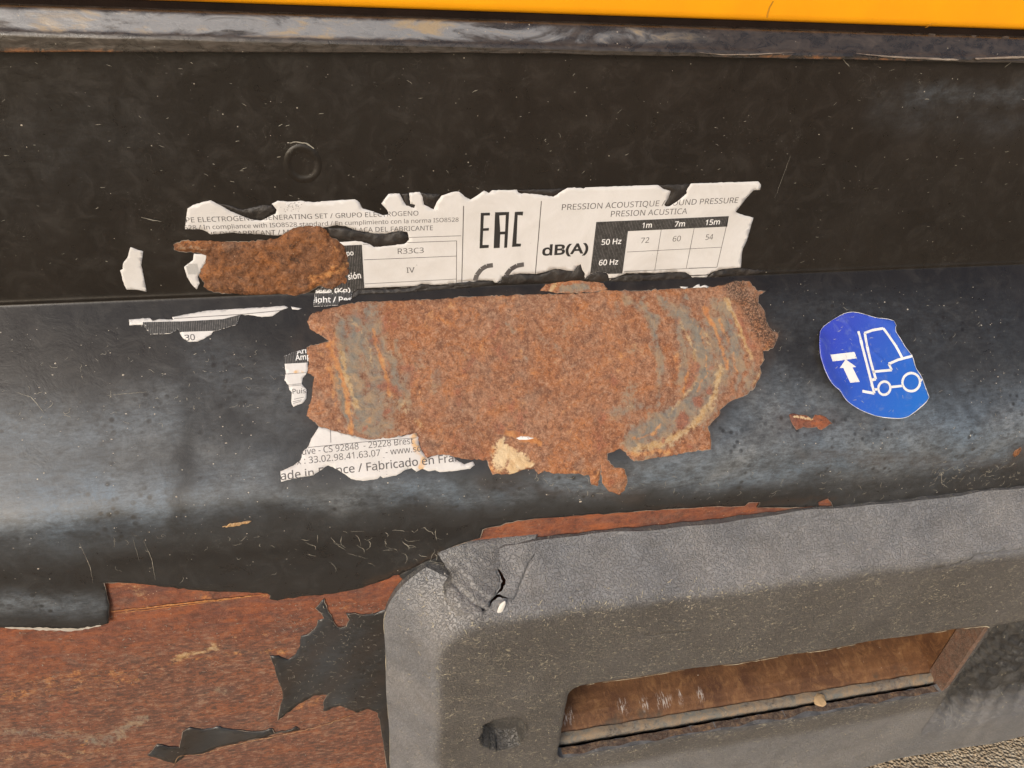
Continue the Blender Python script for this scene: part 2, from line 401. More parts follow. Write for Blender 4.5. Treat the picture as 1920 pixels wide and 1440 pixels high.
def mat_paper():
    n = NT('label_paper'); p = n.pos()
    big = n.noise(p, 35, 5, .65, .8); fine = n.noise(p, 1500, 3, .7)
    c = n.mix(n.rng(big, .4, .7), (.62, .60, .585), (.55, .525, .50)); c = n.mix(n.rng(fine, .3, .7, 0, .15), c, (.55, .52, .48))
    st = n.attr('stain'); c = n.mix(n.math('MULTIPLY', n.rng(n.math('MULTIPLY', st, n.rng(n.noise(p, 160, 4, .7), .3, .7, .5, 1.4)), .3, .7), .75), c, (.60, .33, .10))
    g = n.math('MULTIPLY', n.rng(n.voro(p, 420), .05, .15, 1, 0), n.rng(n.noise(p, 90, 3), .60, .68, 0, .8), clamp=True); c = n.mix(g, c, (.10, .09, .08))
    nm = n.bump(n.noise(p, 160, 3), .0006, .4); nm = n.bump(fine, .00005, .5, nm)
    return n.done(c, .42, nm, .4)
def mat_ink():
    n = NT('black_print'); p = n.pos(uv=True)
    w = n.N.new('ShaderNodeTexWave'); w.wave_type = 'BANDS'; w.bands_direction = 'X'; n.L.new(p, w.inputs[0]); w.inputs['Scale'].default_value = 330; w.inputs['Distortion'].default_value = .6
    f = n.noise(n.pos(), 500, 4, .7)
    k = n.math('MULTIPLY', n.rng(w.outputs['Fac'], .72, .95), n.rng(f, .35, .6, .1, .8), clamp=True)
    return n.done(n.mix(k, (.028, .026, .025), (.22, .21, .20)), .4, None, .4)
def mat_simple(name, col, var, rough, bump=.0001, sc=400, spec=.5, metal=None, coat=None):
    n = NT(name); p = n.pos(); f = n.noise(p, sc, 5, .7); m = n.noise(p, sc/8, 5, .6, .5)
    c = n.mix(n.rng(m, .3, .7), col, var); c = n.mix(n.rng(f, .4, .75, 0, .4), c, var)
    return n.done(c, n.rng(m, .3, .7, rough*.85, min(1, rough*1.2)), n.bump(f, bump, .6), spec, metal, coat)
def mat_yellow():
    n = NT('yellow_paint'); p = n.pos(); m = n.noise(p, 18, 5, .6); f = n.noise(p, 900, 3, .6)
    c = n.mix(n.rng(m, .35, .7), (.83, .345, .003), (.77, .30, .004))
    g = n.math('MULTIPLY', n.rng(n.voro(p, 150), .03, .09, 1, 0), n.rng(n.noise(p, 60, 2), .58, .64, 0, .7), clamp=True); c = n.mix(g, c, (.25, .12, .01))
    sm = n.noise(n.pos(1, 1, 3), 50, 5, .75, 1); c = n.mix(n.rng(sm, .66, .76, 0, .5), c, (.35, .19, .02))
    return n.done(c, .38, n.bump(f, .00008, .5), .4)
def mat_ledge():
    n = NT('worn_ledge_paint'); p = n.pos()
    big = n.noise(n.pos(1, 3, 3), 26, 6, .65, 1.); mid = n.noise(n.pos(1, 2, 2), 110, 6, .7, .8); fine = n.noise(p, 900, 4, .7)
    worn_sheen = n.attr('worn_sheen'); rust = n.attr('rust')
    c = n.mix(n.rng(mid, .4, .7), (.022, .017, .013), (.060, .046, .036))
    c = n.mix(n.rng(n.math('MULTIPLY', worn_sheen, n.rng(big, .36, .62, .35, 1.3)), .30, .85, 0, .8, True), c, n.mix(n.rng(big, .53, .64), (.22, .225, .235), (.34, .26, .16)))  # pale chamfer band paints sky reflection into the colour, with tan wear
    c = n.mix(n.rng(n.math('MULTIPLY', rust, n.rng(mid, .3, .7, .5, 1.5)), .35, .7, 0, .95, True), c, n.mix(n.rng(fine, .3, .7), (.10, .035, .014), (.38, .16, .05)))
    g = n.math('MULTIPLY', n.rng(n.voro(p, 300), .05, .13, 1, 0), n.rng(n.noise(p, 120, 2), .55, .63, 0, .8), clamp=True); c = n.mix(g, c, (.42, .36, .28))
    nm = n.bump(mid, .0004, .5); nm = n.bump(fine, .00010, .5, nm)
    return n.done(c, n.rng(mid, .3, .7, .22, .38), nm, .7)
def mat_ground():
    n = NT('sandy_gravel'); p = n.pos(); v = n.voro(p, 330, out='Color'); d = n.voro(p, 330); f = n.noise(p, 60, 6, .7)
    c = n.mix(n.rng(v, .1, .9), (.42, .33, .22), (.66, .56, .41)); c = n.mix(n.rng(f, .4, .7, 0, .6), c, (.22, .15, .09))
    return n.done(c, .9, n.bump(n.math('ADD', d, f), .004, 1.), .2)
def mat_pocket():
    n = NT('rusty_pocket_steel'); p = n.pos()
    big = n.noise(n.pos(1, .8, 1), 26, 6, .7, .7); st = n.noise(n.pos(1.5, .8, .9), 90, 7, .78, .6); fine = n.noise(p, 700, 4, .7)
    c = n.mix(n.rng(big, .35, .65), (.085, .036, .017), (.175, .080, .032)); c = n.mix(n.rng(st, .48, .70, 0, .5), c, (.36, .19, .08)); c = n.mix(n.rng(st, .42, .3, 0, .7), c, (.07, .035, .016))
    c = n.mix(n.rng(n.noise(p, 26, 4, .6), .60, .68, 0, .7), c, (.05, .045, .035))
    c = n.mix(n.math('MULTIPLY', n.rng(n.attr('deep_shade'), 0, 1), n.rng(st, .3, .62, 1, .35)), c, (.045, .022, .011))  # shade of the pocket's depth painted into the rust colour
    w = n.math('MULTIPLY', n.attr('white'), n.rng(n.noise(n.pos(3, .5, .5), 240, 5, .8), .44, .62, 0, 1)); c = n.mix(n.rng(w, .25, .6, 0, .85), c, (.50, .45, .41))
    c = n.mix(n.rng(fine, .6, .8, 0, .3), c, (.5, .3, .15))
    return n.done(c, .62, n.bump(n.math('ADD', st, fine), .0005, .7), .4)
RG = mat_rust('grey_rusty_steel', (.13, .075, .052), (.05, .04, .03), (.22, .10, .055), (.22, .18, .15))
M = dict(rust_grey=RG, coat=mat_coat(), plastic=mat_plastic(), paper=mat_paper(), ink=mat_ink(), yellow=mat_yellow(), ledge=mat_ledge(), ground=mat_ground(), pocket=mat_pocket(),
    rust=mat_rust('flaking_rust', (.240, .096, .046), (.100, .044, .028), (.38, .140, .045), (.46, .30, .20)),
    rust_up=mat_rust('dark_crusty_rust', (.160, .060, .022), (.050, .022, .012), (.30, .110, .030), (.30, .16, .09), bumpk=1.5),
    rust_low=mat_rust('streaked_red_rust', (.175, .050, .028), (.080, .030, .020), (.33, .095, .032), (.25, .115, .075), streak=((.34, .12, .05), (.075, .052, .040)), bumpk=.6),
    edge=mat_simple('pale_paint_edge', (.30, .25, .20), (.14, .11, .09), .6), scuff2=mat_simple('pale_guard_scuff', (.46, .41, .30), (.26, .23, .17), .7, sc=900), scuff=mat_simple('pale_scuff', (.30, .28, .23), (.17, .155, .13), .7, sc=900),
    grit=mat_simple('pale_grit', (.52, .48, .42), (.30, .26, .21), .8), flake=mat_simple('curled_black_film', (.012, .010, .009), (.030, .024, .020), .48, .0007, 420),
    white=mat_simple('white_print', (.78, .77, .76), (.68, .67, .66), .4, .00003, 500), gap=mat_simple('dark_seal_rubber', (.007, .0045, .0035), (.018, .011, .008), .95, .0006, 200, spec=.08),
    text=mat_simple('grey_print', (.055, .048, .048), (.12, .11, .105), .5, .00003, 900), film=mat_simple('clear_film', (.50, .49, .47), (.34, .33, .31), .25, .0003, 300),
    steel=mat_simple('grey_stained_steel', (.085, .090, .082), (.16, .10, .06), .5, .0005, 200), chip=mat_simple('stone_chip', (.52, .36, .20), (.42, .28, .15), .8, .0008, 300),
    whitechip=mat_simple('white_plastic_chip', (.74, .72, .68), (.60, .57, .52), .6, .0002, 300))
def mat_blue():
    n = NT('blue_sticker_vinyl'); p = n.pos(); f = n.noise(p, 1200, 3, .7); m = n.noise(p, 25, 4)
    sky_sheen = n.attr('sky_sheen'); c = n.mix(sky_sheen, (.030, .050, .42), (.008, .135, .50)); c = n.mix(n.rng(f, .3, .7, 0, .12), c, (.12, .18, .6))  # sky reflection painted as a lighter blue toward the lower right
    g = n.math('MULTIPLY', n.rng(n.voro(p, 500), .04, .1, 1, 0), n.rng(n.noise(p, 120, 2), .6, .66, 0, .6), clamp=True); c = n.mix(g, c, (.4, .45, .6))
    c = n.mix(n.rng(n.noise(p, 90, 6, .8, 1.), .54, .70, 0, .35), c, (.20, .26, .42))
    return n.done(c, n.rng(m, .3, .7, .26, .42), n.bump(m, .0015, .3), .5)
M['blue'] = mat_blue()

# ------------------------------------------------------------ ground
def grid(xs, ys, z): return [(x, y, z) for y in ys for x in xs]
ga = [-60, -8, -2, -.6, 0, .3, .6, .9, 2, 8, 60]; gb = [-60, -8, -2, -.8, -.3, 0, .5, 2, 8, 60]
g = mesh_obj('ground', [(x, y, -.492) for y in gb for x in ga], [(j*11+i, j*11+i+1, (j+1)*11+i+1, (j+1)*11+i) for j in range(9) for i in range(10)], M['ground'], smooth=False)
g['kind'] = 'structure'
gp = Acc()                                             # loose grit close to the guard
for _ in range(2600):
    x, y = random.uniform(.22, .75), random.uniform(-.30, -.075); r = abs(random.gauss(.0009, .0006))+.0004
    a = random.random()*6; q = [(x+r*math.cos(a+k*1.57)*random.uniform(.7, 1.2), y+r*math.sin(a+k*1.57)*random.uniform(.7, 1.2), -.4922) for k in range(4)]+[(x+r*random.uniform(-.2, .2), y, -.492+r*random.uniform(.5, .9))]
    gp.add(q, [(0, 1, 4), (1, 2, 4), (2, 3, 4), (3, 0, 4)])
o = gp.obj('gravel', mat_simple('loose_gravel', (.52, .42, .29), (.30, .22, .14), .9, .0003, 150), None, False); o['kind'] = 'stuff'
o['label'] = 'loose sandy gravel on the ground below the bumper corner'; o['category'] = 'gravel'

# ------------------------------------------------------------ the generator base and its panels
GEN = thing('generator_housing', 'weathered black folded steel base of a generator with rust patches under a yellow panel', 'generator', (0, .2, -.49))
def uvp(pts): return PANEL.unproj(pts)
# paint coat over the whole folded sheet
bot_px = [(0, 1165), (80, 1168), (140, 1170), (190, 1163), (206, 1160), (205, 1130), (196, 1090), (250, 1090), (300, 1095), (390, 1103), (500, 1107), (508, 1112), (506, 1118), (520, 1121),
    (560, 1114), (620, 1109), (670, 1100), (720, 1083), (765, 1065), (800, 1047), (828, 1036), (850, 1022), (880, 1012), (900, 1006), (905, 990), (925, 985), (960, 977), (1000, 970), (1060, 966),
    (1100, 962), (1180, 958), (1260, 952), (1330, 948), (1395, 947), (1402, 940), (1424, 940), (1418, 950), (1480, 950), (1535, 948), (1532, 940), (1550, 933), (1557, 940), (1562, 955), (1600, 975), (1920, 945)]
bot = uvp(ragged(bot_px, .7, 9, False, 3))
UL, UR = -.50, .62
v_l = bot[0][1]; v_r = bot[-1][1]
coat_poly = np.vstack([[(UL, -.150), (UL, v_l-.001)], [(UL+(bot[0][0]-UL)*k/12, v_l+.0006*math.sin(k*2.1)) for k in range(1, 12)], bot, [(UR, v_r)], [(UR, -.150)]])
U205 = uvp([(205, 1100)])[0][0]; V1100 = uvp([(205, 1085)])[0][1]
def coat_h(P):
    u, v = P[:, 0], P[:, 1]
    w = .00018*np.sin(u*19+1)*sstep(-.02, .05, v)+.0001*np.sin(u*37+v*41)*sstep(.0, .05, v)
    lift = sstep(V1100-.004, v_l, v)*sstep(U205+.004, U205-.012, u)
    curl = sstep(v_l-.0032, v_l+.001, v)*sstep(U205+.002, U205-.01, u)
    pop = .0012*sstep(.168, .182, v)*sstep(.30, .1, u)*sstep(U205, U205+.01, u)
    dim = 0
    w = w+.00045*np.exp(-((v+.0022)/.0010)**2)
    return .0011+w+.0020*lift+.0011*curl+pop+dim
chalk_sheen = strokes(PANEL, [([(-200, 800), (0, 830), (150, 830), (300, 800), (380, 850)], 95, .55), ([(-100, 960), (100, 950), (300, 930), (480, 880)], 75, .85), ([(60, 940)], 110, .7), ([(400, 700), (520, 740)], 70, .25),
    ([(480, 910), (620, 940), (850, 925)], 34, .60), ([(1050, 900), (1350, 890), (1900, 850)], 36, .85), ([(1450, 780), (1600, 850), (1900, 800), (2100, 780)], 85, .85), ([(1480, 600), (1900, 640)], 90, .12), ([(1250, 870), (1500, 820)], 55, .85), ([(840, 930), (1000, 915)], 26, .5), ([(0, 1125), (180, 1125)], 34, .55)])  # chalking, plus sky sheen painted on the lower slope and lifted flap
upchalk = strokes(PANEL, [([(1700, 185), (1920, 165), (2100, 150)], 22, .22), ([(1640, 200), (1900, 240)], 30, .08), ([(200, 250), (20, 300)], 120, .04)])
brown = strokes(PANEL, [([(1000, 130), (1920, 180)], 180, .16), ([(600, 590), (640, 560)], 18, .3), ([(900, 905), (1200, 930)], 16, .5), ([(1130, 880), (1180, 900)], 16, .6), ([(430, 978)], 10, .6), ([(1500, 850), (1900, 870)], 14, .4),
    ([(1470, 790), (1560, 790)], 22, .7), ([(570, 600), (560, 650), (560, 720)], 14, .4), ([(1905, 850)], 20, .8), ([(690, 1090), (830, 1030)], 8, .8), ([(1170, 960), (1560, 930)], 6, .7), ([(1440, 640), (1430, 700)], 14, .5)])
darkm = strokes(PANEL, [([(355, 750), (350, 850), (345, 900)], 22, .6), ([(100, 590), (500, 600), (900, 590)], 40, .4), ([(200, 1060), (900, 1000), (1900, 880)], 20, .3)])
main_px = [(586, 588), (576, 604), (581, 617), (594, 626), (605, 631), (618, 640), (600, 645), (576, 652), (574, 668), (580, 680), (577, 700), (590, 707), (588, 715), (585, 745), (575, 780), (600, 800), (640, 812), (690, 824), (730, 822), (781, 812), (789, 842),
    (800, 858), (816, 854), (832, 852), (851, 857), (873, 861), (913, 863), (917, 877), (923, 889), (930, 887), (955, 888), (980, 880), (1000, 878), (1008, 888), (1019, 881), (1037, 887), (1072, 886), (1103, 889), (1108, 906), (1119, 909), (1123, 891), (1125, 869),
    (1128, 903), (1141, 919), (1162, 925), (1170, 916), (1175, 900), (1169, 878), (1150, 875), (1137, 862), (1137, 850), (1162, 841), (1187, 864), (1219, 859), (1250, 855), (1287, 847), (1331, 842), (1330, 816), (1325, 800), (1347, 778), (1347, 769), (1362, 756), (1372, 750),
    (1390, 744), (1412, 728), (1425, 700), (1422, 687), (1431, 675), (1428, 659), (1447, 653), (1453, 641), (1457, 626), (1447, 622), (1434, 603), (1431, 584), (1419, 569), (1422, 553), (1433, 547), (1419, 547), (1408, 537), (1403, 528), (1375, 528), (1353, 536), (1337, 539),
    (1312, 541), (1269, 542), (1194, 547), (1134, 545), (1103, 550), (1056, 552), (1000, 553), (893, 557), (820, 562), (747, 565), (692, 566), (652, 571), (619, 579)]
main_rough = uvp(main_px)
def halo(P):
    out = np.zeros(len(P)); m = (abs(P[:, 1]-.055) < .08) & (P[:, 0] > -.16) & (P[:, 0] < .24)
    d = dist_poly(P[m], main_rough); out[m] = .85*np.exp(-d/.0028)*(.6+.6*fbm(P[m], 70, 5, 3)).clip(0, 1); return out
crease_rows = [np.stack([np.linspace(UL+.002, UR-.002, 420), np.full(420, vv)], -1) for vv in (-.0048, -.0036, -.0029, -.0022, -.0015, -.0008, 0., .0009, .0019, .0032)]
_ev = uvp([(300, 640), (318, 700), (352, 760), (356, 800), (328, 850), (335, 905), (310, 960)])
def clean_edge(P):
    e = np.interp(P[:, 1], _ev[:, 1], _ev[:, 0])+.004*fbm(P, 110, 9, 4)
    m = sstep(-.0012, .0012, P[:, 0]-e)*sstep(.055, .075, P[:, 1]+.006*fbm(P, 60, 2, 3)); m2 = np.exp(-((P[:, 0]-e-.004)/.005)**2)*sstep(.06, .075, P[:, 1])
    return 1-.38*m*sstep(.12, .0, P[:, 0]-e)-.40*m2
coat = patch('side_panel', PANEL, coat_poly, .0024, coat_h, M['coat'], GEN, .0009, extra=crease_rows,
    attrs=dict(chalk_sheen=lambda P: np.clip(chalk_sheen(P)*sstep(.0, .02, P[:, 1])*clean_edge(P)+upchalk(P), 0, 1), brown=lambda P: np.maximum(brown(P), halo(P)), dark=darkm, dust=lambda P: .03+.60*sstep(.035, .11, P[:, 1])*(1-.45*sstep(.14, .155, P[:, 1]))))

v_of = lambda z: float(np.interp(-z, -_zz, _v))
# bare rusted skirt behind the peeled paint
def skirt_h(P):
    v = P[:, 1]; vr = VRIDGE+.0006*np.sin(P[:, 0]*60)
    return -.0006+.0006*np.exp(-((v-vr)/.0006)**2)+.0004*sstep(vr-.0005, vr+.001, v)+.00025*mz(P)
def mz(P): return fbm(P, 120, 3, 3)
VRIDGE = uvp([(360, 1129)])[0][1]
skirt_poly = [(UL, .125), (UL, .56), (-.06, .56), (.62, .56), (.62, .125)]
lowred = strokes(PANEL, [([(60, 1400), (120, 1330), (30, 1440)], 60, .35)]); loworg = strokes(PANEL, [([(-50, 1290), (60, 1280), (130, 1268), (240, 1262)], 22, .42), ([(0, 1305), (60, 1300)], 22, .45), ([(240, 1262), (420, 1228), (540, 1225)], 12, .38), ([(85, 1337)], 9, .6), ([(-20, 1300), (300, 1270)], 50, .28), ([(540, 1330), (620, 1310)], 20, .4),
    ([(205, 1146), (360, 1128), (500, 1116)], 3, .8), ([(420, 1230), (520, 1218)], 9, .5), ([(165, 1385), (150, 1420), (150, 1445)], 3, .7), ([(0, 1425), (45, 1420)], 8, .6), ([(700, 1110), (650, 1140)], 12, .4), ([(340, 1410), (440, 1385), (530, 1355), (640, 1345), (680, 1335)], 2.5, .7)])
lowtan = strokes(PANEL, [([(330, 1235), (400, 1215)], 11, .8), ([(430, 1195), (500, 1190)], 9, .35), ([(0, 1420), (200, 1410)], 24, .4), ([(228, 1100), (270, 1110)], 20, .5)])
lowgrey = strokes(PANEL, [([(20, 1370), (200, 1390), (260, 1350)], 30, .55), ([(400, 1290), (430, 1300)], 14, .5), ([(330, 1236)], 10, .5)])
zero = lambda P: np.zeros(len(P))
lowlow = lambda P: np.clip(sstep(.205, .26, P[:, 1]+.010*fbm(P, 12, 3, 3)), 0, 1)
sk = patch('lower_skirt', PANEL, skirt_poly, .0035, skirt_h, M['rust_low'], GEN, 0, holes=[np.array([(OPX0-.02, v_of(-.250)), (OPX1+.002, v_of(-.250)), (OPX1+.002, v_of(-.395)), (OPX0-.02, v_of(-.395))])], attrs=dict(low=lowlow, orange=loworg, tan=lowtan, grey=lowgrey, red=lowred, scab=zero, cream=zero))
# cabinet core behind everything, so that the folded sheet closes a real body
core = [( -.50, .004, .16), (.62, .004, .16), (.62, .80, .16), (-.50, .80, .16), (-.50, .004, -.44), (.62, .004, -.44), (.62, .80, -.44), (-.50, .80, -.44)]
mesh_obj('inner_frame', core, [(3, 2, 1, 0), (0, 1, 5, 4), (1, 2, 6, 5), (2, 3, 7, 6), (3, 0, 4, 7), (4, 5, 6, 7)], M['gap'], GEN, smooth=False)

# islands of paint left on the skirt
isl = [K(6, [(1535, 560), (1550, 610), (1580, 670), (1600, 695), (1640, 690), (1655, 660), (1640, 630), (1700, 635), (1770, 632), (1830, 610), (1930, 560), (1930, 1500), (1840, 1480), (1832, 1364), (1815, 1240), (1800, 1150), (1790, 1100), (1740, 1080),
    (1690, 1100), (1640, 1075), (1610, 1065), (1560, 1085), (1530, 1090), (1535, 1040), (1550, 1015), (1490, 1015), (1450, 1040), (1400, 1070), (1350, 1105), (1315, 1135), (1325, 1080), (1340, 1010), (1320, 950), (1300, 880),
    (1280, 830), (1320, 830), (1365, 850), (1400, 825), (1420, 790), (1425, 740), (1470, 720), (1500, 690), (1505, 665), (1535, 655), (1520, 625), (1495, 605)]),
    K(6, [(700, 1300), (745, 1250), (850, 1265), (865, 1190), (900, 1170), (960, 1180), (1040, 1165), (1070, 1175), (1200, 1190), (1290, 1175), (1300, 1195), (1380, 1180), (1400, 1165), (1420, 1180), (1300, 1200), (1200, 1225), (1060, 1255), (960, 1290), (880, 1300), (830, 1340), (760, 1320)]),
    K(7, [(300, 405), (365, 362), (450, 380), (480, 500), (330, 540), (250, 540), (200, 600), (120, 690), (110, 700), (130, 650), (170, 600), (215, 520), (180, 465)])]
EDGES = Acc()
def edge_line(surf, uvpts, w, h, keep=.75, closed=True, seg=7):
    n = len(uvpts); i = 0
    while i < n-2:
        L = random.randint(4, seg*2)
        q = uvpts[i:i+L]
        if random.random() < keep and len(q) > 2:
            V, F = ribbon(surf, q, w*random.uniform(.5, 1.2), h); EDGES.add(V, F)
        i += L-1
for k, pl in enumerate(isl):
    pu = uvp(ragged(pl, .8, 6, True, 20+k))
    patch('paint_remnant', PANEL, pu, .004, lambda P: .0006+.0002*np.sin(P[:, 0]*300), M['coat'], GEN, .0008, attrs=dict(chalk_sheen=lambda P: .12+0*P[:, 0], brown=lambda P: .25+.25*np.sin(P[:, 0]*170+P[:, 1]*120), dark=lambda P: .2+0*P[:, 0], dust=lambda P: .45+.3*np.sin(P[:, 0]*90+1)))
    edge_line(PANEL, pu, .0005, .00064, .8)
edge_line(PANEL, bot[7:], .00055, .00125, .9)
lipq = uvp(ragged([(14, 1164), (60, 1166), (110, 1168), (150, 1168.5), (192, 1161)], .3, 6, False, 4)); V_, F_0 = ribbon(PANEL, lipq, .0026, coat_h(lipq)+.0004); mesh_obj('paint_lip', V_, F_0, M['grit'], GEN)
rq = uvp(ragged(K(6, [(820, 1345), (850, 1300), (960, 1292), (1060, 1257), (1200, 1228), (1400, 1188), (1550, 1150), (1650, 1115), (1740, 1088)]), .6, 6, False, 6)); V_, F_0 = ribbon(PANEL, rq, .0008, .0012); mesh_obj('seam_ridge', V_, F_0, M['rust'], GEN, attrs={k: np.full(len(V_), .6 if k == 'tan' else 0.) for k in ('orange', 'tan', 'grey', 'red', 'scab', 'cream')})
for a_, b_, w_ in ((208, 505, 1.), (214, 470, .5)):
    rq = uvp(ragged([(a_, 1146+(4 if w_ < 1 else 0)), ((a_+b_)/2, 1146-(((a_+b_)/2-a_)*.112)+(3 if w_ < 1 else 0)), (b_, 1146-(b_-a_)*.112)], .5, 7, False, 5)); V_, F_0 = ribbon(PANEL, rq, .0012*w_, .0004); mesh_obj('seam_ridge', V_, F_0, M['rust'], GEN, attrs={k: np.full(len(V_), 1. if k == 'orange' else 0.) for k in ('orange', 'tan', 'grey', 'red', 'scab', 'cream')})

# ------------------------------------------------------------ rust patches breaking through the paint
def rust_patch(px, step, mat, attrs, hi=.0007, rough=.00055, seed=1, name='rust_patch', amp=.9, edge=.5):
    pu = uvp(ragged(px, amp, 4, True, seed))
    def h(P):
        d = dist_poly(P, pu)
        return .0015+hi*sstep(0, .0035, d)+rough*fbm(P, 260, seed, 4)*sstep(0, .002, d)
    o = patch(name, PANEL, pu, step, h, mat, GEN, .0006, attrs={**dict(orange=zero, tan=zero, grey=zero, red=zero, scab=zero, cream=zero), **attrs})
    if edge: edge_line(PANEL, pu, .0006, .0015, edge)
    return o, pu
A_ = dict(
    grey=strokes(PANEL, [([(665, 600), (668, 640), (655, 690), (668, 740), (690, 790)], 24, 1), ([(720, 640), (745, 720), (750, 760)], 13, .8), ([(1275, 590), (1305, 630), (1318, 700), (1290, 760), (1230, 800), (1180, 825)], 24, .95), ([(1350, 580), (1375, 650), (1385, 690)], 15, .9),
        ([(1205, 570), (1230, 620), (1240, 700)], 11, .75), ([(1285, 560)], 14, .8), ([(1150, 770), (1230, 760)], 18, .6), ([(890, 710)], 16, .5), ([(760, 600)], 16, .5), ([(1400, 735), (1415, 700)], 14, .7), ([(1000, 620), (1090, 690)], 14, .45), ([(1190, 650)], 20, .4), ([(640, 670)], 12, .8)]),
    orange=strokes(PANEL, [([(617, 650), (636, 690), (650, 740), (660, 812)], 7, .9), ([(700, 620), (706, 655), (724, 700), (730, 745)], 5, .9), ([(1318, 580), (1340, 625), (1362, 690)], 6, .9), ([(1286, 700), (1280, 738)], 3, 1), ([(1235, 798), (1225, 815), (1180, 826)], 4, .9),
        ([(1010, 548), (1130, 542)], 7, .7), ([(950, 812), (985, 822), (1010, 830)], 9, 1), ([(1185, 850), (1250, 845)], 8, .8), ([(1080, 880), (1115, 885)], 8, .6), ([(925, 840), (922, 885)], 4, .8), ([(1060, 800), (1080, 830)], 10, .4)]),
    tan=strokes(PANEL, [([(1348, 690), (1338, 740), (1300, 795), (1240, 832), (1190, 842)], 8, .95), ([(1358, 562), (1385, 620), (1406, 672)], 5, 1), ([(640, 660), (648, 700), (668, 760)], 6, .9), ([(660, 600), (690, 640), (700, 700)], 4, .7), ([(1270, 600), (1300, 660), (1300, 720), (1250, 780)], 5, .7), ([(1350, 690), (1330, 760), (1270, 820), (1190, 848)], 12, .6), ([(1312, 610), (1330, 650)], 3, .7), ([(730, 735), (790, 800)], 10, .5), ([(1440, 655), (1425, 690), (1410, 720)], 6, .7)]),
    red=strokes(PANEL, [([(1303, 750), (1308, 756)], 12, 1), ([(1280, 785), (1270, 800)], 12, 1), ([(1327, 730)], 9, 1), ([(1242, 828)], 6, 1), ([(1288, 833)], 6, 1), ([(728, 778)], 12, 1), ([(681, 803)], 8, 1), ([(1385, 600), (1415, 670)], 10, .6), ([(1120, 780), (1125, 840)], 18, .6), ([(1145, 900)], 14, .7), ([(850, 830), (900, 850)], 24, .5), ([(720, 722), (745, 735)], 16, .8)]),
    scab=strokes(PANEL, [([(1375, 540), (1400, 570), (1420, 610), (1440, 636)], 20, .95), ([(580, 590), (600, 585)], 5, .4), ([(1030, 530), (1080, 540)], 5, .4)]),
    cream=strokes(PANEL, [([(935, 868), (940, 838), (955, 850), (975, 870), (960, 878)], 14, 1), ([(975, 855), (995, 870)], 8, .8)]))
rr_ = random.Random(12)
def rnd_strokes(n, w, r):
    out = []
    for _ in range(n):
        x, y = rr_.uniform(600, 1400), rr_.uniform(560, 850); a = rr_.gauss(1.4, .5); L = rr_.uniform(0, 40)
        out.append(([(x, y), (x+L*math.cos(a), y+L*math.sin(a))], rr_.uniform(*r), rr_.uniform(*w)))
    return out
def both(f, g): return lambda P: np.maximum(f(P), g(P))
A_['grey'] = both(A_['grey'], strokes(PANEL, rnd_strokes(34, (.25, .55), (6, 20))+[([(640, 600), (645, 660), (640, 720), (655, 790), (700, 812)], 16, .85), ([(1240, 560), (1262, 600), (1280, 660), (1275, 720)], 14, .7), ([(1175, 560), (1215, 600), (1228, 650), (1235, 720), (1225, 760)], 12, .6), ([(1330, 560), (1362, 610), (1390, 680), (1380, 730)], 10, .7), ([(1400, 620), (1408, 700), (1370, 745)], 8, .5), ([(745, 640), (760, 700), (770, 780)], 12, .55)]))
A_['grey'] = both(A_['grey'], strokes(PANEL, [([(700, 600), (695, 700), (715, 790)], 46, .72), ([(1335, 590), (1350, 690), (1300, 780), (1200, 825)], 42, .72), ([(1060, 600), (1080, 700)], 22, .35)]))
A_['orange'] = both(A_['orange'], strokes(PANEL, rnd_strokes(44, (.22, .5), (4, 14))+[([(690, 570), (860, 565), (1000, 560)], 10, .35), ([(1295, 590), (1320, 650), (1325, 700), (1300, 740)], 3, .7), ([(1345, 600), (1372, 660), (1378, 705)], 3, .7), ([(625, 600), (628, 640), (618, 690), (630, 760)], 5, .6), ([(600, 660), (640, 740)], 12, .45)]))
A_['red'] = both(A_['red'], strokes(PANEL, rnd_strokes(40, (.3, .7), (4, 16))+[([(700, 640)], 14, .8), ([(760, 690)], 16, .8), ([(690, 720)], 12, .7), ([(740, 610)], 14, .7), ([(1350, 640)], 8, .7), ([(1330, 690)], 8, .6)]))
A_['tan'] = both(A_['tan'], strokes(PANEL, rnd_strokes(16, (.2, .45), (4, 12))))
MAIN, main_uv = rust_patch(main_px, .00105, M['rust'], A_, .0007, .0005, 1)
ur_px = K(1, [(345, 375), (400, 355), (500, 355), (600, 360), (700, 360), (800, 352), (880, 345), (910, 320), (960, 290), (1030, 278), (1100, 280), (1130, 300), (1145, 330), (1190, 355), (1220, 380), (1245, 430), (1248, 500), (1235, 570), (1200, 580), (1160, 605), (1110, 590), (1085, 588), (1050, 610),
    (1020, 630), (960, 645), (880, 625), (820, 635), (700, 630), (600, 625), (530, 610), (500, 590), (505, 570), (480, 540), (485, 500), (510, 470), (515, 430), (470, 415), (400, 410), (350, 400)])
rust_patch(ur_px, .0010, M['rust_up'], dict(orange=strokes(PANEL, [([(585, 520), (620, 508), (650, 495)], 12, .75), ([(628, 455), (640, 470)], 8, .4), ([(390, 535), (430, 538)], 8, .5), ([(610, 525), (580, 535)], 6, .6)]), scab=strokes(PANEL, [([(547, 482), (556, 484)], 6, 1), ([(548, 457)], 6, 1)]),
    grey=strokes(PANEL, [([(330, 458), (390, 462)], 7, .4), ([(700, 540)], 5, .3)])), .0016, .0010, 5)
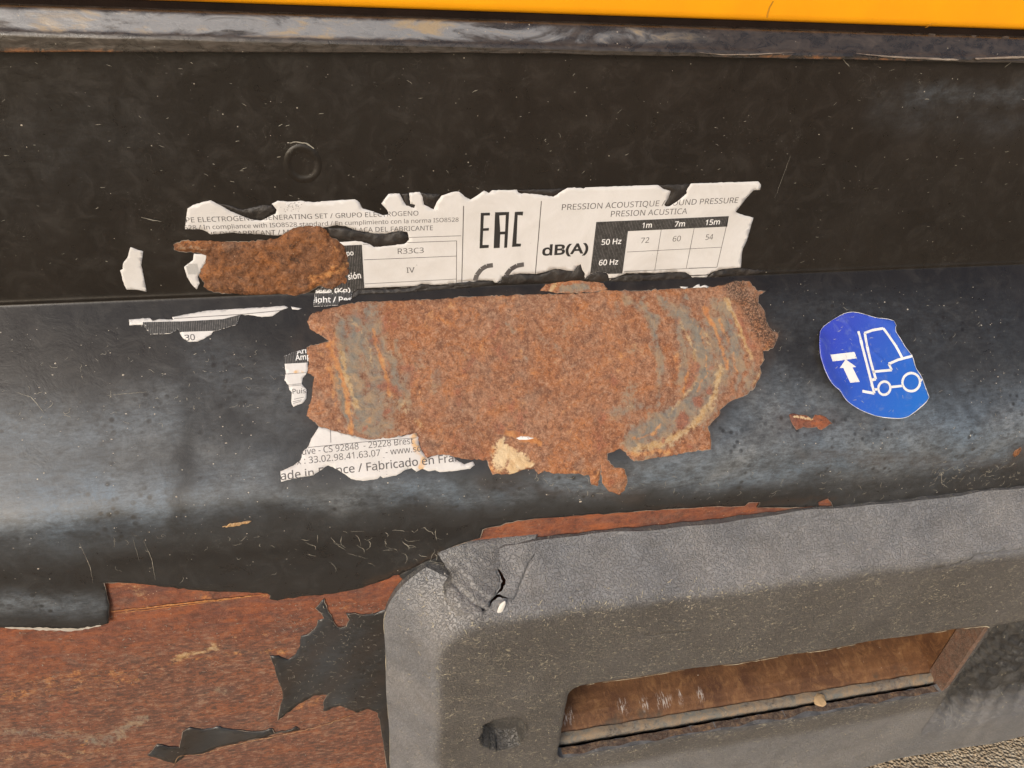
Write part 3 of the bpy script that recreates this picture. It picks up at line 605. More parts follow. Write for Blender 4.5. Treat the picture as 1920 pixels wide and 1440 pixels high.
rust_patch([(1012, 546), (1022, 533), (1050, 527), (1085, 523), (1100, 527), (1130, 532), (1138, 543), (1110, 549), (1060, 551)], .001, M['rust'], dict(grey=strokes(PANEL, [([(1050, 542), (1100, 541)], 8, .9)]), tan=strokes(PANEL, [([(1030, 545), (1040, 533)], 6, .8)])), .0003, .0003, 9, edge=.2)
rust_patch(K(5, [(150, 872), (185, 862), (240, 872), (290, 885), (320, 905), (345, 870), (400, 880), (440, 905), (475, 938), (430, 960), (390, 985), (340, 965), (300, 970), (255, 960), (205, 985), (175, 940), (160, 905)]), .001, M['rust_low'], dict(cream=strokes(PANEL, [([(1485, 781), (1520, 786)], 2, .8)])), .0004, .0005, 11, edge=.9)
rust_patch(K(5, [(1825, 1165), (1850, 1125), (1885, 1105), (1890, 1125), (1862, 1165), (1838, 1180)]), .001, M['rust_up'], {}, .0003, .0003, 12)
rust_patch([(417, 985), (440, 978), (472, 974), (466, 978), (440, 984), (425, 986)], .001, M['rust'], dict(tan=lambda P: .8+0*P[:, 0]), .0002, .0002, 13)
# bare bright slot in the middle of the large patch
patch('bare_metal_scar', PANEL, uvp(ragged([(966, 822), (975, 818), (990, 819), (1000, 822), (985, 825), (972, 825)], .3, 3, True, 4)), .001, .0024, M['white'], GEN, .0003)

# ------------------------------------------------------------ ledge, seal and yellow panel
def loft(name, prof, us, mat, parent, attrs=None, zfun=None):
    """prof: list of (o, z); zfun(i, u) adds to z"""
    n = len(prof); V = []
    for u in us:
        for i, (o_, z_) in enumerate(prof):
            dz, do = zfun(i, u) if zfun else (0, 0); V.append((u, -(o_+do), z_+dz))
    F = [(a*n+i, a*n+i+1, (a+1)*n+i+1, (a+1)*n+i) for a in range(len(us)-1) for i in range(n-1)]
    V = np.array(V); A = {k: f(V) for k, f in (attrs or {}).items()}
    return mesh_obj(name, V, F, mat, parent, V[:, [0, 2]], A)
us = np.linspace(UL, UR, 420)
prof = [(.0006, .1300), (.0038, .1302), (.0046, .1310)]+[(.0046, .131+.0008*k) for k in range(1, 11)]
for k in range(1, 9):
    a = k/8*math.radians(52); prof.append((.0046-.004*(1-math.cos(a)), .139+.004*math.sin(a)))
ex, ez = prof[-1]
for k in range(1, 9): prof.append((ex-.0048*k/8, ez+.0082*(k/8)))
prof += [(ex-.0062, ez+.0088), (ex-.014, ez+.0088)]
zb_u = [-.5, -.25, -.12, -.01, .1, .2, .3, .62]; zb_v = [.0, .0022, .0058, .0086, .0090, .0096, .0100, .0106]
wob = {i: mnoise.noise(Vector((u*22, 3, 0))) for i, u in enumerate(us)}
def ledge_off(i, u):
    lo = float(np.interp(u, zb_u, zb_v))+.0005*mnoise.noise(Vector((u*40, 0, 0))); k = 1-min(1, max(0, (prof[i][1]-.130)/.010))
    up_ = -.0006*(u+.25)/.5
    return lo*k*.85+up_+.0006, (.0028 if i > 1 else .0)+.0004*mnoise.noise(Vector((u*30, 0, 5)))+.00012*mnoise.noise(Vector((u*160, i*.35, 1)))
loft('ledge', prof, us, M['ledge'], GEN, dict(worn_sheen=lambda V: np.exp(-((V[:, 2]-.1465)/.0042)**4)*sstep(.20, -.1, V[:, 0])*.95+.12,  # painted sheen along the chamfer, weaker to the right
    rust=lambda V: np.exp(-np.abs(V[:, 2]-.131)/.0035)*sstep(-.02, -.2, V[:, 0])*1.2+.45*np.exp(-((V[:, 0]-.15)/.10)**2)*np.exp(-np.abs(V[:, 2]-.139)/.004)+.16*sstep(.12, .25, V[:, 0])), ledge_off)
loft('seal_strip', [(-.016, .140), (-.0095, .142), (-.0090, .146), (-.0085, .154), (-.011, .158), (-.02, .160)], us[::3], M['gap'], GEN, None, lambda i, u: (0, .0008*mnoise.noise(Vector((u*70, i, 0)))))
blk = Acc()                                            # crumbling bits of seal at the right
for k in range(26):
    u = .235+k*.0105+random.uniform(-.003, .003); w = random.uniform(.002, .005); z0 = .1490+random.uniform(-.0006, .0004); hh = random.uniform(.0012, .003)
    q = [(u+dx*w*random.uniform(.7, 1.1), -.0004-dy*.002+.002+random.uniform(-.0004, .0004), z0+dz*hh*random.uniform(.7, 1.1)) for dx in (-.5, .5) for dy in (0, 1) for dz in (0, 1)]
    blk.add(q, [(0, 1, 3, 2), (4, 6, 7, 5), (0, 4, 5, 1), (2, 3, 7, 6), (1, 5, 7, 3), (0, 2, 6, 4)])
o = blk.obj('seal_crumbs', mat_simple('cracked_seal', (.025, .017, .013), (.08, .058, .042), .8, .0008, 300), GEN, False); o['kind'] = 'stuff'
yp = [(o_-.0045, z_+.0009) for o_, z_ in [(-.020, .1548), (-.006, .1540), (-.0015, .1536), (.0012, .1540), (.0026, .1556), (.0031, .1580)]+[(.0031, .158+.03*k) for k in range(1, 25)]]
loft('canopy_panel', yp, us[::6], M['yellow'], GEN, None, lambda i, u: (-.0003*(u), 0))
mesh_obj('canopy_roof', [(UL, .016, .87), (UR, .016, .87), (UR, .8, .87), (UL, .8, .87), (UL, -.0031, .878), (UR, -.0031, .878), (UL, .8, .16), (UR, .8, .16), (UL, .0, .16), (UR, .0, .16)], [(4, 5, 2, 3), (3, 2, 7, 6), (4, 3, 6, 8), (5, 9, 7, 2)], M['yellow'], GEN, smooth=False)
mk = Acc()
for pts, w in (([(1450, 2), (1443, 14), (1439, 27), (1438, 33)], 3.2), ([(1740, 48), (1748, 44), (1758, 43)], 3), ([(1735, 52), (1741, 49)], 2)):
    mk.mark(); q = [atY(x, y, -.0012) for x, y in pts]
    for a, b in zip(q[:-1], q[1:]):
        w_ = w*.0003; mk.add([a+(-w_/2, 0, 0), a+(w_/2, 0, 0), b+(w_/2, 0, 0), b+(-w_/2, 0, 0)], [(3, 2, 1, 0)])
mk.split('scuff_mark', mat_simple('brown_scuff', (.32, .14, .004), (.55, .22, .004), .6, sc=1200), GEN)
# lifted rims of paint under the ledge
for pl, hh in (([(1300, 91), (1345, 95), (1400, 94), (1478, 91), (1400, 96), (1340, 96)], .0088), ([(1590, 93), (1650, 98), (1720, 101), (1780, 104), (1778, 107), (1740, 106), (1690, 103), (1640, 100)], .0088), ([(1810, 102), (1860, 100), (1920, 98), (1960, 97), (1920, 102), (1850, 104), (1812, 105)], .0088)):
    patch('paint_lip', PANEL, uvp(ragged(pl, .3, 6, True, 8)), .002, lambda P, hh=hh: np.full(len(P), hh), M['edge'], GEN, .0006)

# pressed weld dimple in the upper panel
dc = uvp([(568, 306)])[0]
V = []; F = []; NR, NA = 14, 40
for i in range(NR):
    for j in range(NA):
        r = .0100*(i+.001)/(NR-1); a = j/NA*2*math.pi; s = r/.0100
        hgt = .0011+.0005*math.exp(-((s-.80)/.16)**2)-.0006*max(0, 1-s/.65)**.5*(s < .65)+(.0005*math.exp(-((s-.25)/.12)**2))
        hgt += .00018*mnoise.noise(Vector((r*800*math.cos(a), r*800*math.sin(a), 0)))
        if i == NR-1: hgt = .00105
        V.append((dc[0]+r*math.cos(a), dc[1]+r*1.08*math.sin(a), max(hgt, .00112) if i < NR-1 else hgt))
V = np.array(V); W = PANEL.place(V[:, 0], V[:, 1], V[:, 2])
F = [(i*NA+j, (i+1)*NA+j, (i+1)*NA+(j+1) % NA, i*NA+(j+1) % NA) for i in range(NR-1) for j in range(NA)]
a_, b_, c_ = W[F[60][0]], W[F[60][1]], W[F[60][2]]
if np.cross(b_-a_, c_-a_)[1] > 0: F = [f[::-1] for f in F]
mesh_obj('weld_dimple', W, F, M['coat'], GEN)

# ------------------------------------------------------------ torn data label
LAB = thing('data_label', 'torn white printed data label with black tables stuck across the black panel', 'label', (0.0, 0, 0))
TEXTS = []
try: FONT = bpy.data.fonts.load(bpy.utils.system_resource('DATAFILES', path='fonts')+'/NotoSansMath-Regular.woff2')
except Exception: FONT = None
def font_geo(s, bold=0., shear=0.):
    cu = bpy.data.curves.new('t', 'FONT'); cu.body = s; cu.size = 1; cu.font = (FONT if s.isascii() and FONT else cu.font); cu.offset = bold; cu.shear = shear; cu.resolution_u = 3
    ob = bpy.data.objects.new('t', cu); COL.objects.link(ob); dg = bpy.context.evaluated_depsgraph_get(); dg.update()
    me = bpy.data.meshes.new_from_object(ob.evaluated_get(dg)); COL.objects.unlink(ob); bpy.data.objects.remove(ob)
    import bmesh
    bm = bmesh.new(); bm.from_mesh(me); bmesh.ops.remove_doubles(bm, verts=bm.verts, dist=1e-4); bmesh.ops.triangulate(bm, faces=bm.faces)
    for _ in range(3):
        e = [e for e in bm.edges if e.calc_length() > .16]
        if not e: break
        bmesh.ops.subdivide_edges(bm, edges=e, cuts=1); bmesh.ops.triangulate(bm, faces=bm.faces)
    V = np.array([v.co[:2] for v in bm.verts]).reshape(-1, 2); F = np.array([[v.index for v in f.verts] for f in bm.faces]); bm.free(); bpy.data.meshes.remove(me)
    return V, F
CAPH = [.73]
_h = font_geo('H'); CAPH[0] = float(_h[0][:, 1].max()-_h[0][:, 1].min())
def put_text(acc, surf, s, p0, p1, hpx, clip=None, h=.0015, bold=0., hup=None):
    """string whose baseline runs from photo pixel p0 to p1 (full width), cap height hpx"""
    acc.mark(); V, F = font_geo(s, bold)
    if len(V) == 0: return
    x0, x1 = V[:, 0].min(), V[:, 0].max(); CAP = CAPH[0]
    q = surf.unproj([p0, p1]); d = q[1]-q[0]
    up_ = surf.unproj([((p0[0]+p1[0])/2, (p0[1]+p1[1])/2), ((p0[0]+p1[0])/2, (p0[1]+p1[1])/2-hpx)]); ch = abs(up_[1][1]-up_[0][1])
    nrm = np.array([d[1], -d[0]])/np.linalg.norm(d)        # up: towards smaller v
    if nrm[1] > 0: nrm = -nrm
    U = q[0]+np.outer((V[:, 0]-x0)/(x1-x0), d)+np.outer(V[:, 1]/CAP*ch, nrm)
    if clip is not None:
        c = U[F].mean(1); m = np.zeros(len(c), bool)
        for cl in clip: m |= pip(c, cl)
        F = F[m]
    if len(F) == 0: return
    W = surf.place(U[:, 0], U[:, 1], h); n = np.cross(W[F[:, 1]]-W[F[:, 0]], W[F[:, 2]]-W[F[:, 0]])
    if n[:, 1].sum() > 0: F = F[:, ::-1]
    used = np.unique(F); mp = -np.ones(len(W), int); mp[used] = np.arange(len(used))
    acc.add(W[used], [tuple(t) for t in mp[F]])
def put_line(acc, surf, pts, wpx, clip=None, h=.0015):
    acc.mark(); q = surf.unproj(pts); k = np.hypot(*(surf.unproj([pts[0]])[0]-surf.unproj([(pts[0][0]+1, pts[0][1])])[0]))*wpx
    for a, b in zip(q[:-1], q[1:]):
        L = np.hypot(*(b-a)); n = max(1, int(L/.0012)); t = (b-a)/L; nn = np.array([-t[1], t[0]])*k/2
        A = [a+(b-a)*i/n for i in range(n+1)]
        for i in range(n):
            if clip is not None and not any(pip(np.array([(A[i]+A[i+1])/2]), c)[0] for c in clip): continue
            Q = np.array([A[i]-nn, A[i+1]-nn, A[i+1]+nn, A[i]+nn]); W = surf.place(Q[:, 0], Q[:, 1], h)
            f = (0, 1, 2, 3)
            if np.cross(W[1]-W[0], W[2]-W[0])[1] > 0: f = f[::-1]
            acc.add(W, [f])
def clip_patch(surf, poly_px, clipuv, step, h, mat, parent, name):
    """filled shape in photo pixels cut by the torn outline"""
    pu = surf.unproj(ragged(poly_px, 0, 6)); P, T = cdt(pu, step); c = P[T].mean(1); m = pip(c, clipuv); T = T[m]
    if len(T) == 0: return
    W = surf.place(P[:, 0], P[:, 1], h); n = np.cross(W[T[:, 1]]-W[T[:, 0]], W[T[:, 2]]-W[T[:, 0]])
    if n[:, 1].sum() > 0: T = T[:, ::-1]
    used = np.unique(T); mp = -np.ones(len(W), int); mp[used] = np.arange(len(used))
    mesh_obj(name, W[used], mp[T], mat, parent, P[used])
HP, HI, HW = .00145, .00153, .00160
frA = K(1, [(405, 295), (410, 235), (418, 190), (445, 172), (500, 155), (535, 148), (590, 175), (640, 205), (690, 225), (740, 245), (795, 252), (830, 235), (870, 215), (875, 195), (850, 165), (880, 150), (930, 155), (1000, 150), (1060, 158), (1130, 152), (1200, 147), (1275, 143), (1300, 160),
    (1315, 190), (1370, 205), (1420, 225), (1450, 222), (1440, 195), (1412, 165), (1430, 140), (1450, 115), (1505, 113), (1520, 140), (1540, 175), (1580, 188), (1585, 170), (1560, 165), (1555, 110), (1610, 105), (1625, 130), (1630, 170), (1680, 195), (1695, 160), (1720, 125), (1780, 105), (1810, 103), (1850, 135)]) + \
    K(2, [(125, 158), (170, 130), (200, 108), (228, 122), (245, 106), (385, 103), (392, 118), (410, 125), (430, 122), (510, 130), (590, 142), (630, 115), (670, 92), (745, 92), (760, 97), (770, 90), (1175, 76), (1210, 100), (1248, 108), (1235, 150), (1213, 185), (1220, 197), (1245, 195), (1290, 165),
    (1325, 135), (1340, 122), (1335, 105), (1362, 68), (1740, 56), (1755, 75), (1750, 103), (1712, 105), (1660, 165), (1612, 228), (1640, 240), (1713, 260), (1700, 300), (1675, 390), (1655, 430), (1648, 460), (1642, 540), (1540, 548), (1480, 565), (1460, 580), (1450, 598), (1380, 595), (1370, 600),
    (1355, 580), (1330, 565), (1230, 565), (1200, 568), (1150, 570), (1110, 568), (1060, 572), (1000, 570), (950, 590), (905, 612), (890, 570), (840, 560), (790, 580), (765, 605), (768, 575), (750, 550), (742, 520), (725, 530), (705, 560), (600, 545), (540, 565), (495, 575), (400, 572), (300, 590),
    (298, 610), (265, 628), (250, 612), (200, 610), (100, 615), (40, 620)]) + \
    K(1, [(1900, 562), (1840, 570), (1780, 575), (1740, 578), (1680, 582), (1620, 575), (1590, 588), (1540, 596), (1480, 595), (1420, 600), (1380, 598), (1340, 600), (1290, 600), (1265, 620), (1260, 655), (1255, 668), (1200, 668), (1190, 695), (1065, 702), (1070, 640), (1075, 610), (1140, 580),
    (1200, 570), (1230, 500), (1215, 400), (1195, 362), (1215, 362), (1290, 355), (1350, 372), (1375, 388), (1440, 382), (1530, 372), (1555, 350), (1545, 310), (1500, 305), (1440, 318), (1380, 320), (1280, 300), (1230, 280), (1180, 275), (1100, 290), (1000, 310), (905, 325), (880, 328), (780, 320), (700, 318), (650, 312), (540, 322), (510, 305), (490, 297)])
frags = [('A', frA), ('B', K(1, [(125, 388), (190, 410), (180, 480), (195, 550), (207, 618), (165, 607), (105, 605), (85, 560), (72, 508), (85, 500), (90, 465), (110, 440)])),
    ('C', K(1, [(530, 428), (450, 422), (445, 455), (400, 490), (415, 540), (440, 580), (465, 605), (480, 575), (470, 540), (500, 480), (530, 450)])),
    ('D', K(1, [(340, 755), (420, 740), (520, 722), (640, 715), (740, 708), (830, 705), (915, 697), (935, 707), (890, 725), (855, 750), (800, 755), (740, 745), (690, 742), (670, 795), (580, 822), (550, 828), (540, 845), (500, 868), (470, 880), (430, 882), (400, 868), (380, 840), (370, 815),
        (330, 840), (230, 845), (195, 800), (215, 795), (120, 797), (118, 768), (225, 760), (240, 775), (275, 765), (310, 768), (345, 770)])),
    ('E', K(1, [(950, 702), (975, 706), (1005, 710), (985, 718), (955, 715)])),
    ('F', K(3, [(195, 180), (250, 155), (345, 128), (370, 180), (358, 235), (365, 270), (350, 300), (325, 330), (318, 370), (355, 415), (350, 470), (320, 505), (260, 528), (245, 490), (250, 430), (232, 410), (228, 380), (198, 345), (208, 300), (200, 235)])),
    ('G', K(3, [(435, 665), (520, 680), (600, 700), (690, 730), (740, 745), (860, 735), (960, 722), (1010, 735), (1100, 700), (1125, 740), (1125, 780), (1150, 840), (1160, 850), (1185, 885), (1230, 865), (1290, 845), (1340, 845), (1370, 880), (1400, 905), (1440, 925), (1500, 905), (1512, 930),
        (1480, 955), (1420, 962), (1370, 970), (1270, 978), (1240, 965), (1190, 972), (1150, 955), (1110, 975), (1075, 950), (1030, 965), (970, 1000), (880, 1018), (860, 1005), (840, 1025), (740, 1038), (660, 1025), (610, 990), (560, 960), (500, 932), (450, 965), (400, 1000), (300, 1015), (175, 1045),
        (170, 975), (215, 955), (260, 935), (310, 895), (325, 840), (365, 800), (385, 745), (415, 700)])),
    ('H', K(2, [(1300, 655), (1345, 655), (1340, 666), (1310, 664)])), ('I', K(2, [(1370, 662), (1395, 645), (1408, 640), (1412, 655), (1440, 645), (1462, 655), (1455, 660), (1405, 660)]))]
stain = strokes(PANEL, [([(775, 820), (782, 845)], 8, 1), ([(790, 875), (795, 860)], 6, 1), ([(550, 700), (570, 695)], 4, .8), ([(548, 712)], 4, .7), ([(325, 592)], 3, 1), ([(345, 480)], 2, .5)])
FR = {}; FU = {}
for k, (nm, pl) in enumerate(frags):
    pu = uvp(ragged(pl, .35, 4, True, 40+k)); FU[nm] = pu
    def hh(P, pu=pu):
        d = dist_poly(P, pu) if len(P) < 20000 else 1
        return HP+.00001*np.sin(P[:, 0]*900)
    FR[nm] = patch('label_fragment', PANEL, pu, .0022 if nm in 'AG' else .0015, hh, M['paper'], LAB, .0003, attrs=dict(stain=stain))
# printed tables
cA = FU['A']
for nm, pl in (('A', [(1116.7, 414.3), (1364.8, 403.3), (1361.5, 423), (1176, 431.5), (1165.5, 511), (1105, 512)]), ('A', K(1, [(1150, 382), (1312, 375), (1325, 602), (1340, 620), (1255, 672), (1190, 700), (1050, 710), (1050, 560)])),
        ('D', K(1, [(190, 782), (340, 778), (390, 778), (600, 766), (700, 740), (700, 800), (560, 826), (390, 832), (330, 850), (190, 850)])), ('F', K(3, [(190, 130), (380, 110), (380, 222), (198, 232)]))):
    clip_patch(PANEL, pl, FU[nm], .0007, HI, M['ink'], FR[nm], 'black_table')
T = Acc(); allc = [FU['A']]
for s, a, b, h_ in (('PE ELECTROGENE / GENERATING SET / GRUPO ELECTROGENO', (350, 415), (784, 402), 9), ('528 / In compliance with ISO8528 standard / En cumplimiento con la norma ISO8528', (347, 429), (859, 413.5), 8),
        ('PLAQUE DU FABRICANT / MANUFACTURER / PLACA DEL FABRICANTE', (352, 443), (811, 429.5), 9),
        ('R33C3', (745.5, 474), (794, 472), 10), ('IV', (762, 509.5), (777, 508.5), 10), ('PRESSION ACOUSTIQUE / SOUND PRESSURE', (1052, 392), (1381, 378.5), 10.5), ('PRESION ACUSTICA', (1143.5, 404.5), (1286, 399), 10.5),
        ('72', (1199.5, 454), (1215, 453), 10), ('60', (1259, 451), (1274, 450), 10), ('54', (1320.5, 448), (1334.5, 447), 10)):
    put_text(T, PANEL, s, a, b, h_, allc, HI, .0)
for pts, w in (([(868.5, 384), (865, 530)], 1.6), ([(1014, 375), (1002.5, 515)], 1.6), ([(345, 450), (650, 447), (864, 440)], 1.2), ([(680, 456), (700, 455), (855.5, 449.5), (855, 530)], 1.1), ([(682, 485), (855, 478)], 1.1), ([(684, 530), (855, 521)], 1.),
        ([(1238.5, 427), (1226, 505)], .9), ([(1300, 425), (1285, 501)], .9), ([(1364, 405), (1342.5, 499)], 1.0), ([(1174, 470.5), (1351, 461.5)], .9), ([(1168, 507), (1342.5, 499), (1290, 501)], .9)):
    put_line(T, PANEL, pts, w, allc, HI)
T.split('printed_text', M['text'], FR['A'])
T = Acc(); put_text(T, PANEL, 'dB(A)', (1015, 477), (1101, 472), 18, allc, HI, .022)
# conformity marks: three tall letters, and two arcs cut by the tear
for q in (K(2, [(182, 232), (233, 230), (233, 246), (199, 247), (196, 318), (228, 316), (227, 331), (195, 333), (192, 412), (227, 411), (226, 428), (175, 431)]),
          K(2, [(262, 228), (341, 226), (330, 427), (313, 428), (316, 352), (291, 353), (288, 428), (254, 430)]), K(2, [(373, 226), (420, 224), (418, 246), (389, 244), (382, 404), (408, 404), (406, 420), (357, 423)])):
    T.mark(); hl = [uvp(ragged(K(2, [(286, 246), (322, 244), (318, 336), (291, 337)]), 0, 4))] if 925 < q[0][0] < 940 else []
    P, TT = cdt(uvp(ragged(q, 0, 4)), .0008, hl)
    W = PANEL.place(P[:, 0], P[:, 1], HI)
    if np.cross(W[TT[:, 1]]-W[TT[:, 0]], W[TT[:, 2]]-W[TT[:, 0]])[:, 1].sum() > 0: TT = TT[:, ::-1]
    T.add(W, [tuple(t) for t in TT])
T.split('conformity_mark', M['ink'], FR['A'])
T = Acc()
for arc in (K(2, [(250, 525), (215, 530), (185, 548), (160, 580), (150, 612), (150, 640)]), K(2, [(424, 521), (385, 528), (350, 548), (325, 580), (315, 612)])): put_line(T, PANEL, arc, 9, allc, HI)
T.split('round_mark', M['text'], FR['A'])
T = Acc()
for s, a, b, h_ in (('1m', (1202, 425.5), (1220, 424.5), 9.5), ('7m', (1262.5, 423), (1282, 422), 9.5), ('15m', (1320, 420), (1347, 418.5), 9.5), ('50 Hz', (1126, 457), (1163, 455), 10), ('60 Hz', (1121, 495.5), (1157, 493.5), 10), ('sión', (653, 522), (677, 519), 9), ('asse (Kg)', (588, 549.5), (657, 547), 10), ('eight / Peso', (583, 568.5), (669, 567), 10), ('po', (650, 477), (663, 476), 9)):
    put_text(T, PANEL, s, a, b, h_, allc, HW, .012)
T.split('white_lettering', M['white'], FR['A'])
T = Acc(); put_text(T, PANEL, '30', (348, 640), (367, 638), 11, [FU['D']], HI, .006); put_line(T, PANEL, K(1, [(350, 763), (690, 742), (900, 722)]), 1.3, [FU['D']], HI); T.split('printed_text', M['text'], FR['D'])
T = Acc(); put_text(T, PANEL, 'Amp', (554.5, 676.5), (583, 673.5), 10, [FU['F']], HW, .012); put_text(T, PANEL, 'Arr', (557, 665), (578, 662), 9, [FU['F']], HW, .012); T.split('white_lettering', M['white'], FR['F'])
T = Acc(); put_text(T, PANEL, 'Puiss', (549, 739), (580, 737), 9, [FU['F']], HI, .006)
for a, b in (((535, 702), (578, 699)), ((540, 722), (565, 720)), ((540, 724.5), (565, 722.5)), ((549, 754), (566, 750)), ((550, 757), (564, 753)), ((552, 749), (570, 745))): put_line(T, PANEL, [a, b], .9, [FU['F']], HI)
T.split('printed_text', M['text'], FR['F'])
T = Acc()
for s, a, b, h_, bo in (('euve - CS 92848  - 29228 Brest', (558, 854), (775, 832), 12, .0), ('Fax : 33.02.98.41.63.07  - www.sdmo.com', (540, 873), (850, 840), 12, .0), ('ade in France / Fabricado en France', (527, 900), (885, 862), 15, .006)):
    put_text(T, PANEL, s, a, b, h_, [FU['G']], HI, bo)
put_line(T, PANEL, [(570, 840), (680, 829), (781, 821)], 1.1, [FU['G']], HI); put_line(T, PANEL, [(620, 805), (620.5, 830)], 1.1, [FU['G']], HI)
T.split('printed_text', M['text'], FR['G']); T = Acc()
for _ in range(26):
    x, y = random.uniform(690, 770), random.uniform(825, 890); put_line(T, PANEL, [(x, y), (x+random.uniform(.8, 1.6), y+random.uniform(-.6, .6))], random.uniform(.6, 1.3), [FU['G']], HI)
T.obj('ink_smudge', M['text'], FR['G'])['kind'] = 'stuff'
# hatch on the small fragment and the speckled smudge
T = Acc()
for k in range(14): put_line(T, PANEL, [(349+k*1.6, 492), (354+k*1.6, 512)], .8, [FU['C']], HI)
T.obj('grey_hatching', M['film'], FR['C'])['kind'] = 'stuff'
T = Acc()
for _ in range(70):
    x, y = random.gauss(548, 9), random.gauss(386, 5); r = random.uniform(.5, 1.3); put_line(T, PANEL, [(x, y), (x+r, y+random.uniform(-.5, .5))], r, allc, HI)
T.obj('ink_smudge', M['text'], FR['A'])['kind'] = 'stuff'

# curled black film along the torn label
fl_px = [K(2, [(765, 612), (790, 582), (840, 562), (885, 572), (905, 615), (850, 625), (800, 622)]), K(2, [(300, 612), (305, 588), (400, 575), (510, 582), (600, 548), (700, 562), (742, 520), (755, 560), (768, 600), (700, 612), (500, 628), (380, 636), (268, 632)]), K(2, [(0, 628), (60, 622), (240, 614), (258, 640), (150, 655), (0, 662)]),
    K(2, [(910, 612), (960, 590), (1060, 575), (1110, 585), (1200, 572), (1330, 568), (1370, 598), (1340, 612), (1150, 620), (1000, 628), (915, 622)]), K(2, [(1455, 595), (1490, 565), (1560, 550), (1650, 542), (1800, 560), (1720, 580), (1600, 590), (1500, 602)]),
    K(1, [(560, 160), (620, 170), (700, 195), (800, 172), (850, 172), (868, 200), (800, 248), (740, 240), (650, 200)]), K(1, [(1140, 290), (1230, 290), (1330, 315), (1440, 322), (1520, 305), (1552, 330), (1540, 365), (1440, 382), (1380, 384), (1340, 362), (1240, 350), (1180, 340), (1145, 325)]),
    K(1, [(1290, 605), (1400, 605), (1550, 600), (1620, 580), (1700, 588), (1850, 575), (1915, 565), (1915, 600), (1700, 615), (1500, 632), (1300, 640), (1262, 660), (1268, 622)]), K(1, [(1515, 115), (1553, 112), (1558, 165), (1585, 172), (1580, 186), (1540, 172)]),
    K(1, [(1612, 108), (1650, 112), (1718, 118), (1692, 155), (1680, 190), (1634, 168)]), K(2, [(1180, 78), (1260, 74), (1355, 70), (1338, 105), (1325, 132), (1288, 162), (1240, 192), (1218, 192), (1238, 150), (1250, 110), (1212, 98)]), K(2, [(390, 105), (520, 100), (662, 94), (628, 112), (590, 138), (510, 126), (415, 120)])]
for k, pl in enumerate(fl_px):
    pu = uvp(ragged(pl, .5, 4, True, 70+k))
    def fh(P, pu=pu, k=k):
        d = dist_poly(P, pu); return .00150+.0006*sstep(0, .0025, d)+.0009*fbm(P, 220, k, 4)*sstep(0, .002, d)
    patch('curled_film', PANEL, pu, .0011, fh, M['flake'], GEN, .0003)

# ------------------------------------------------------------ forklift sticker
ST = thing('forklift_sticker', 'round blue sticker with white forklift pictogram peeling at its torn right edge', 'sticker', tuple(PANEL.place(*uvp([(1632, 690)])[0])))
st_px = K(5, [(360, 300), (375, 250), (405, 212), (440, 185), (485, 155), (530, 130), (565, 113), (600, 105), (630, 104), (660, 108), (700, 117), (740, 130), (775, 143), (810, 152), (880, 158), (928, 172), (940, 205), (935, 228), (940, 255), (975, 310), (1000, 355), (1030, 395), (1060, 435), (1080, 480), (1100, 530), (1125, 565), (1145, 600),
    (1165, 660), (1195, 740), (1175, 775), (1150, 800), (1090, 850), (1040, 885), (1005, 896), (970, 900), (915, 898), (860, 893), (815, 884), (770, 872), (725, 855), (680, 835), (640, 812), (600, 785), (568, 760), (540, 735), (520, 710), (505, 690), (475, 668), (450, 640), (428, 608), (410, 570), (393, 532), (380, 490), (366, 445), (360, 400), (356, 350)])
st_uv = uvp(ragged(st_px, .08, 5, True, 2)); crease_ = uvp(K(5, [(540, 140), (700, 330), (860, 480)]))
lift_ = uvp(K(5, [(356, 330), (370, 470), (440, 640), (510, 700)])); ltop = uvp(K(5, [(800, 148), (940, 205), (1000, 355), (1060, 435)]))
def st_h(P):
    d = dist_poly(P, lift_, False); d2 = dist_poly(P, ltop, False)
    return .0016+.0030*np.exp(-(d/.007)**2)+.0012*np.exp(-(d2/.004)**2)+.0004*np.exp(-(dist_poly(P, crease_, False)/.0008)**2)
vlo, vhi = st_uv[:, 1].min(), st_uv[:, 1].max(); ulo, uhi = st_uv[:, 0].min(), st_uv[:, 0].max()
stick = patch('sticker_film', PANEL, st_uv, .0011, st_h, M['blue'], ST, .0004, attrs=dict(sky_sheen=lambda P: np.clip(.55*(P[:, 1]-vlo)/(vhi-vlo)+.75*(P[:, 0]-ulo)/(uhi-ulo)-.25, 0, 1)))
class StickerSurf(Panel):
    def place(self, u, v, h=0.): return PANEL.place(u, v, st_h(np.stack([u, v], -1))+h)
SS = StickerSurf()
def picto(name, lines, w, fills=()):
    T = Acc()
    for L in lines: put_line(T, SS, K(5, L), w, [st_uv], .00012)
    for f in fills:
        P, TT = cdt(uvp(ragged(K(5, f), 0, 4)), .001); W = SS.place(P[:, 0], P[:, 1], .00012)
        if np.cross(W[TT[:, 1]]-W[TT[:, 0]], W[TT[:, 2]]-W[TT[:, 0]])[:, 1].sum() > 0: TT = TT[:, ::-1]
        T.add(W, [tuple(t) for t in TT])
    T.obj(name, M['white'], stick)
def ell(cx, cy, rx, ry, rot=.25, n=30): return [(cx+rx*math.cos(a)*math.cos(rot)-ry*math.sin(a)*math.sin(rot), cy+rx*math.cos(a)*math.sin(rot)+ry*math.sin(a)*math.cos(rot)) for a in [k/n*2*math.pi for k in range(n+1)]]
picto('mast', [[(666, 248), (700, 380), (740, 535), (785, 712), (696, 696)], [(714, 262), (730, 360), (762, 490), (796, 606), (765, 612)]], 4.6)
picto('cab', [[(711, 262), (770, 240), (850, 226), (880, 262), (940, 350), (992, 445)], [(770, 551), (916, 537), (892, 492), (960, 462), (1062, 434)]], 4.2)
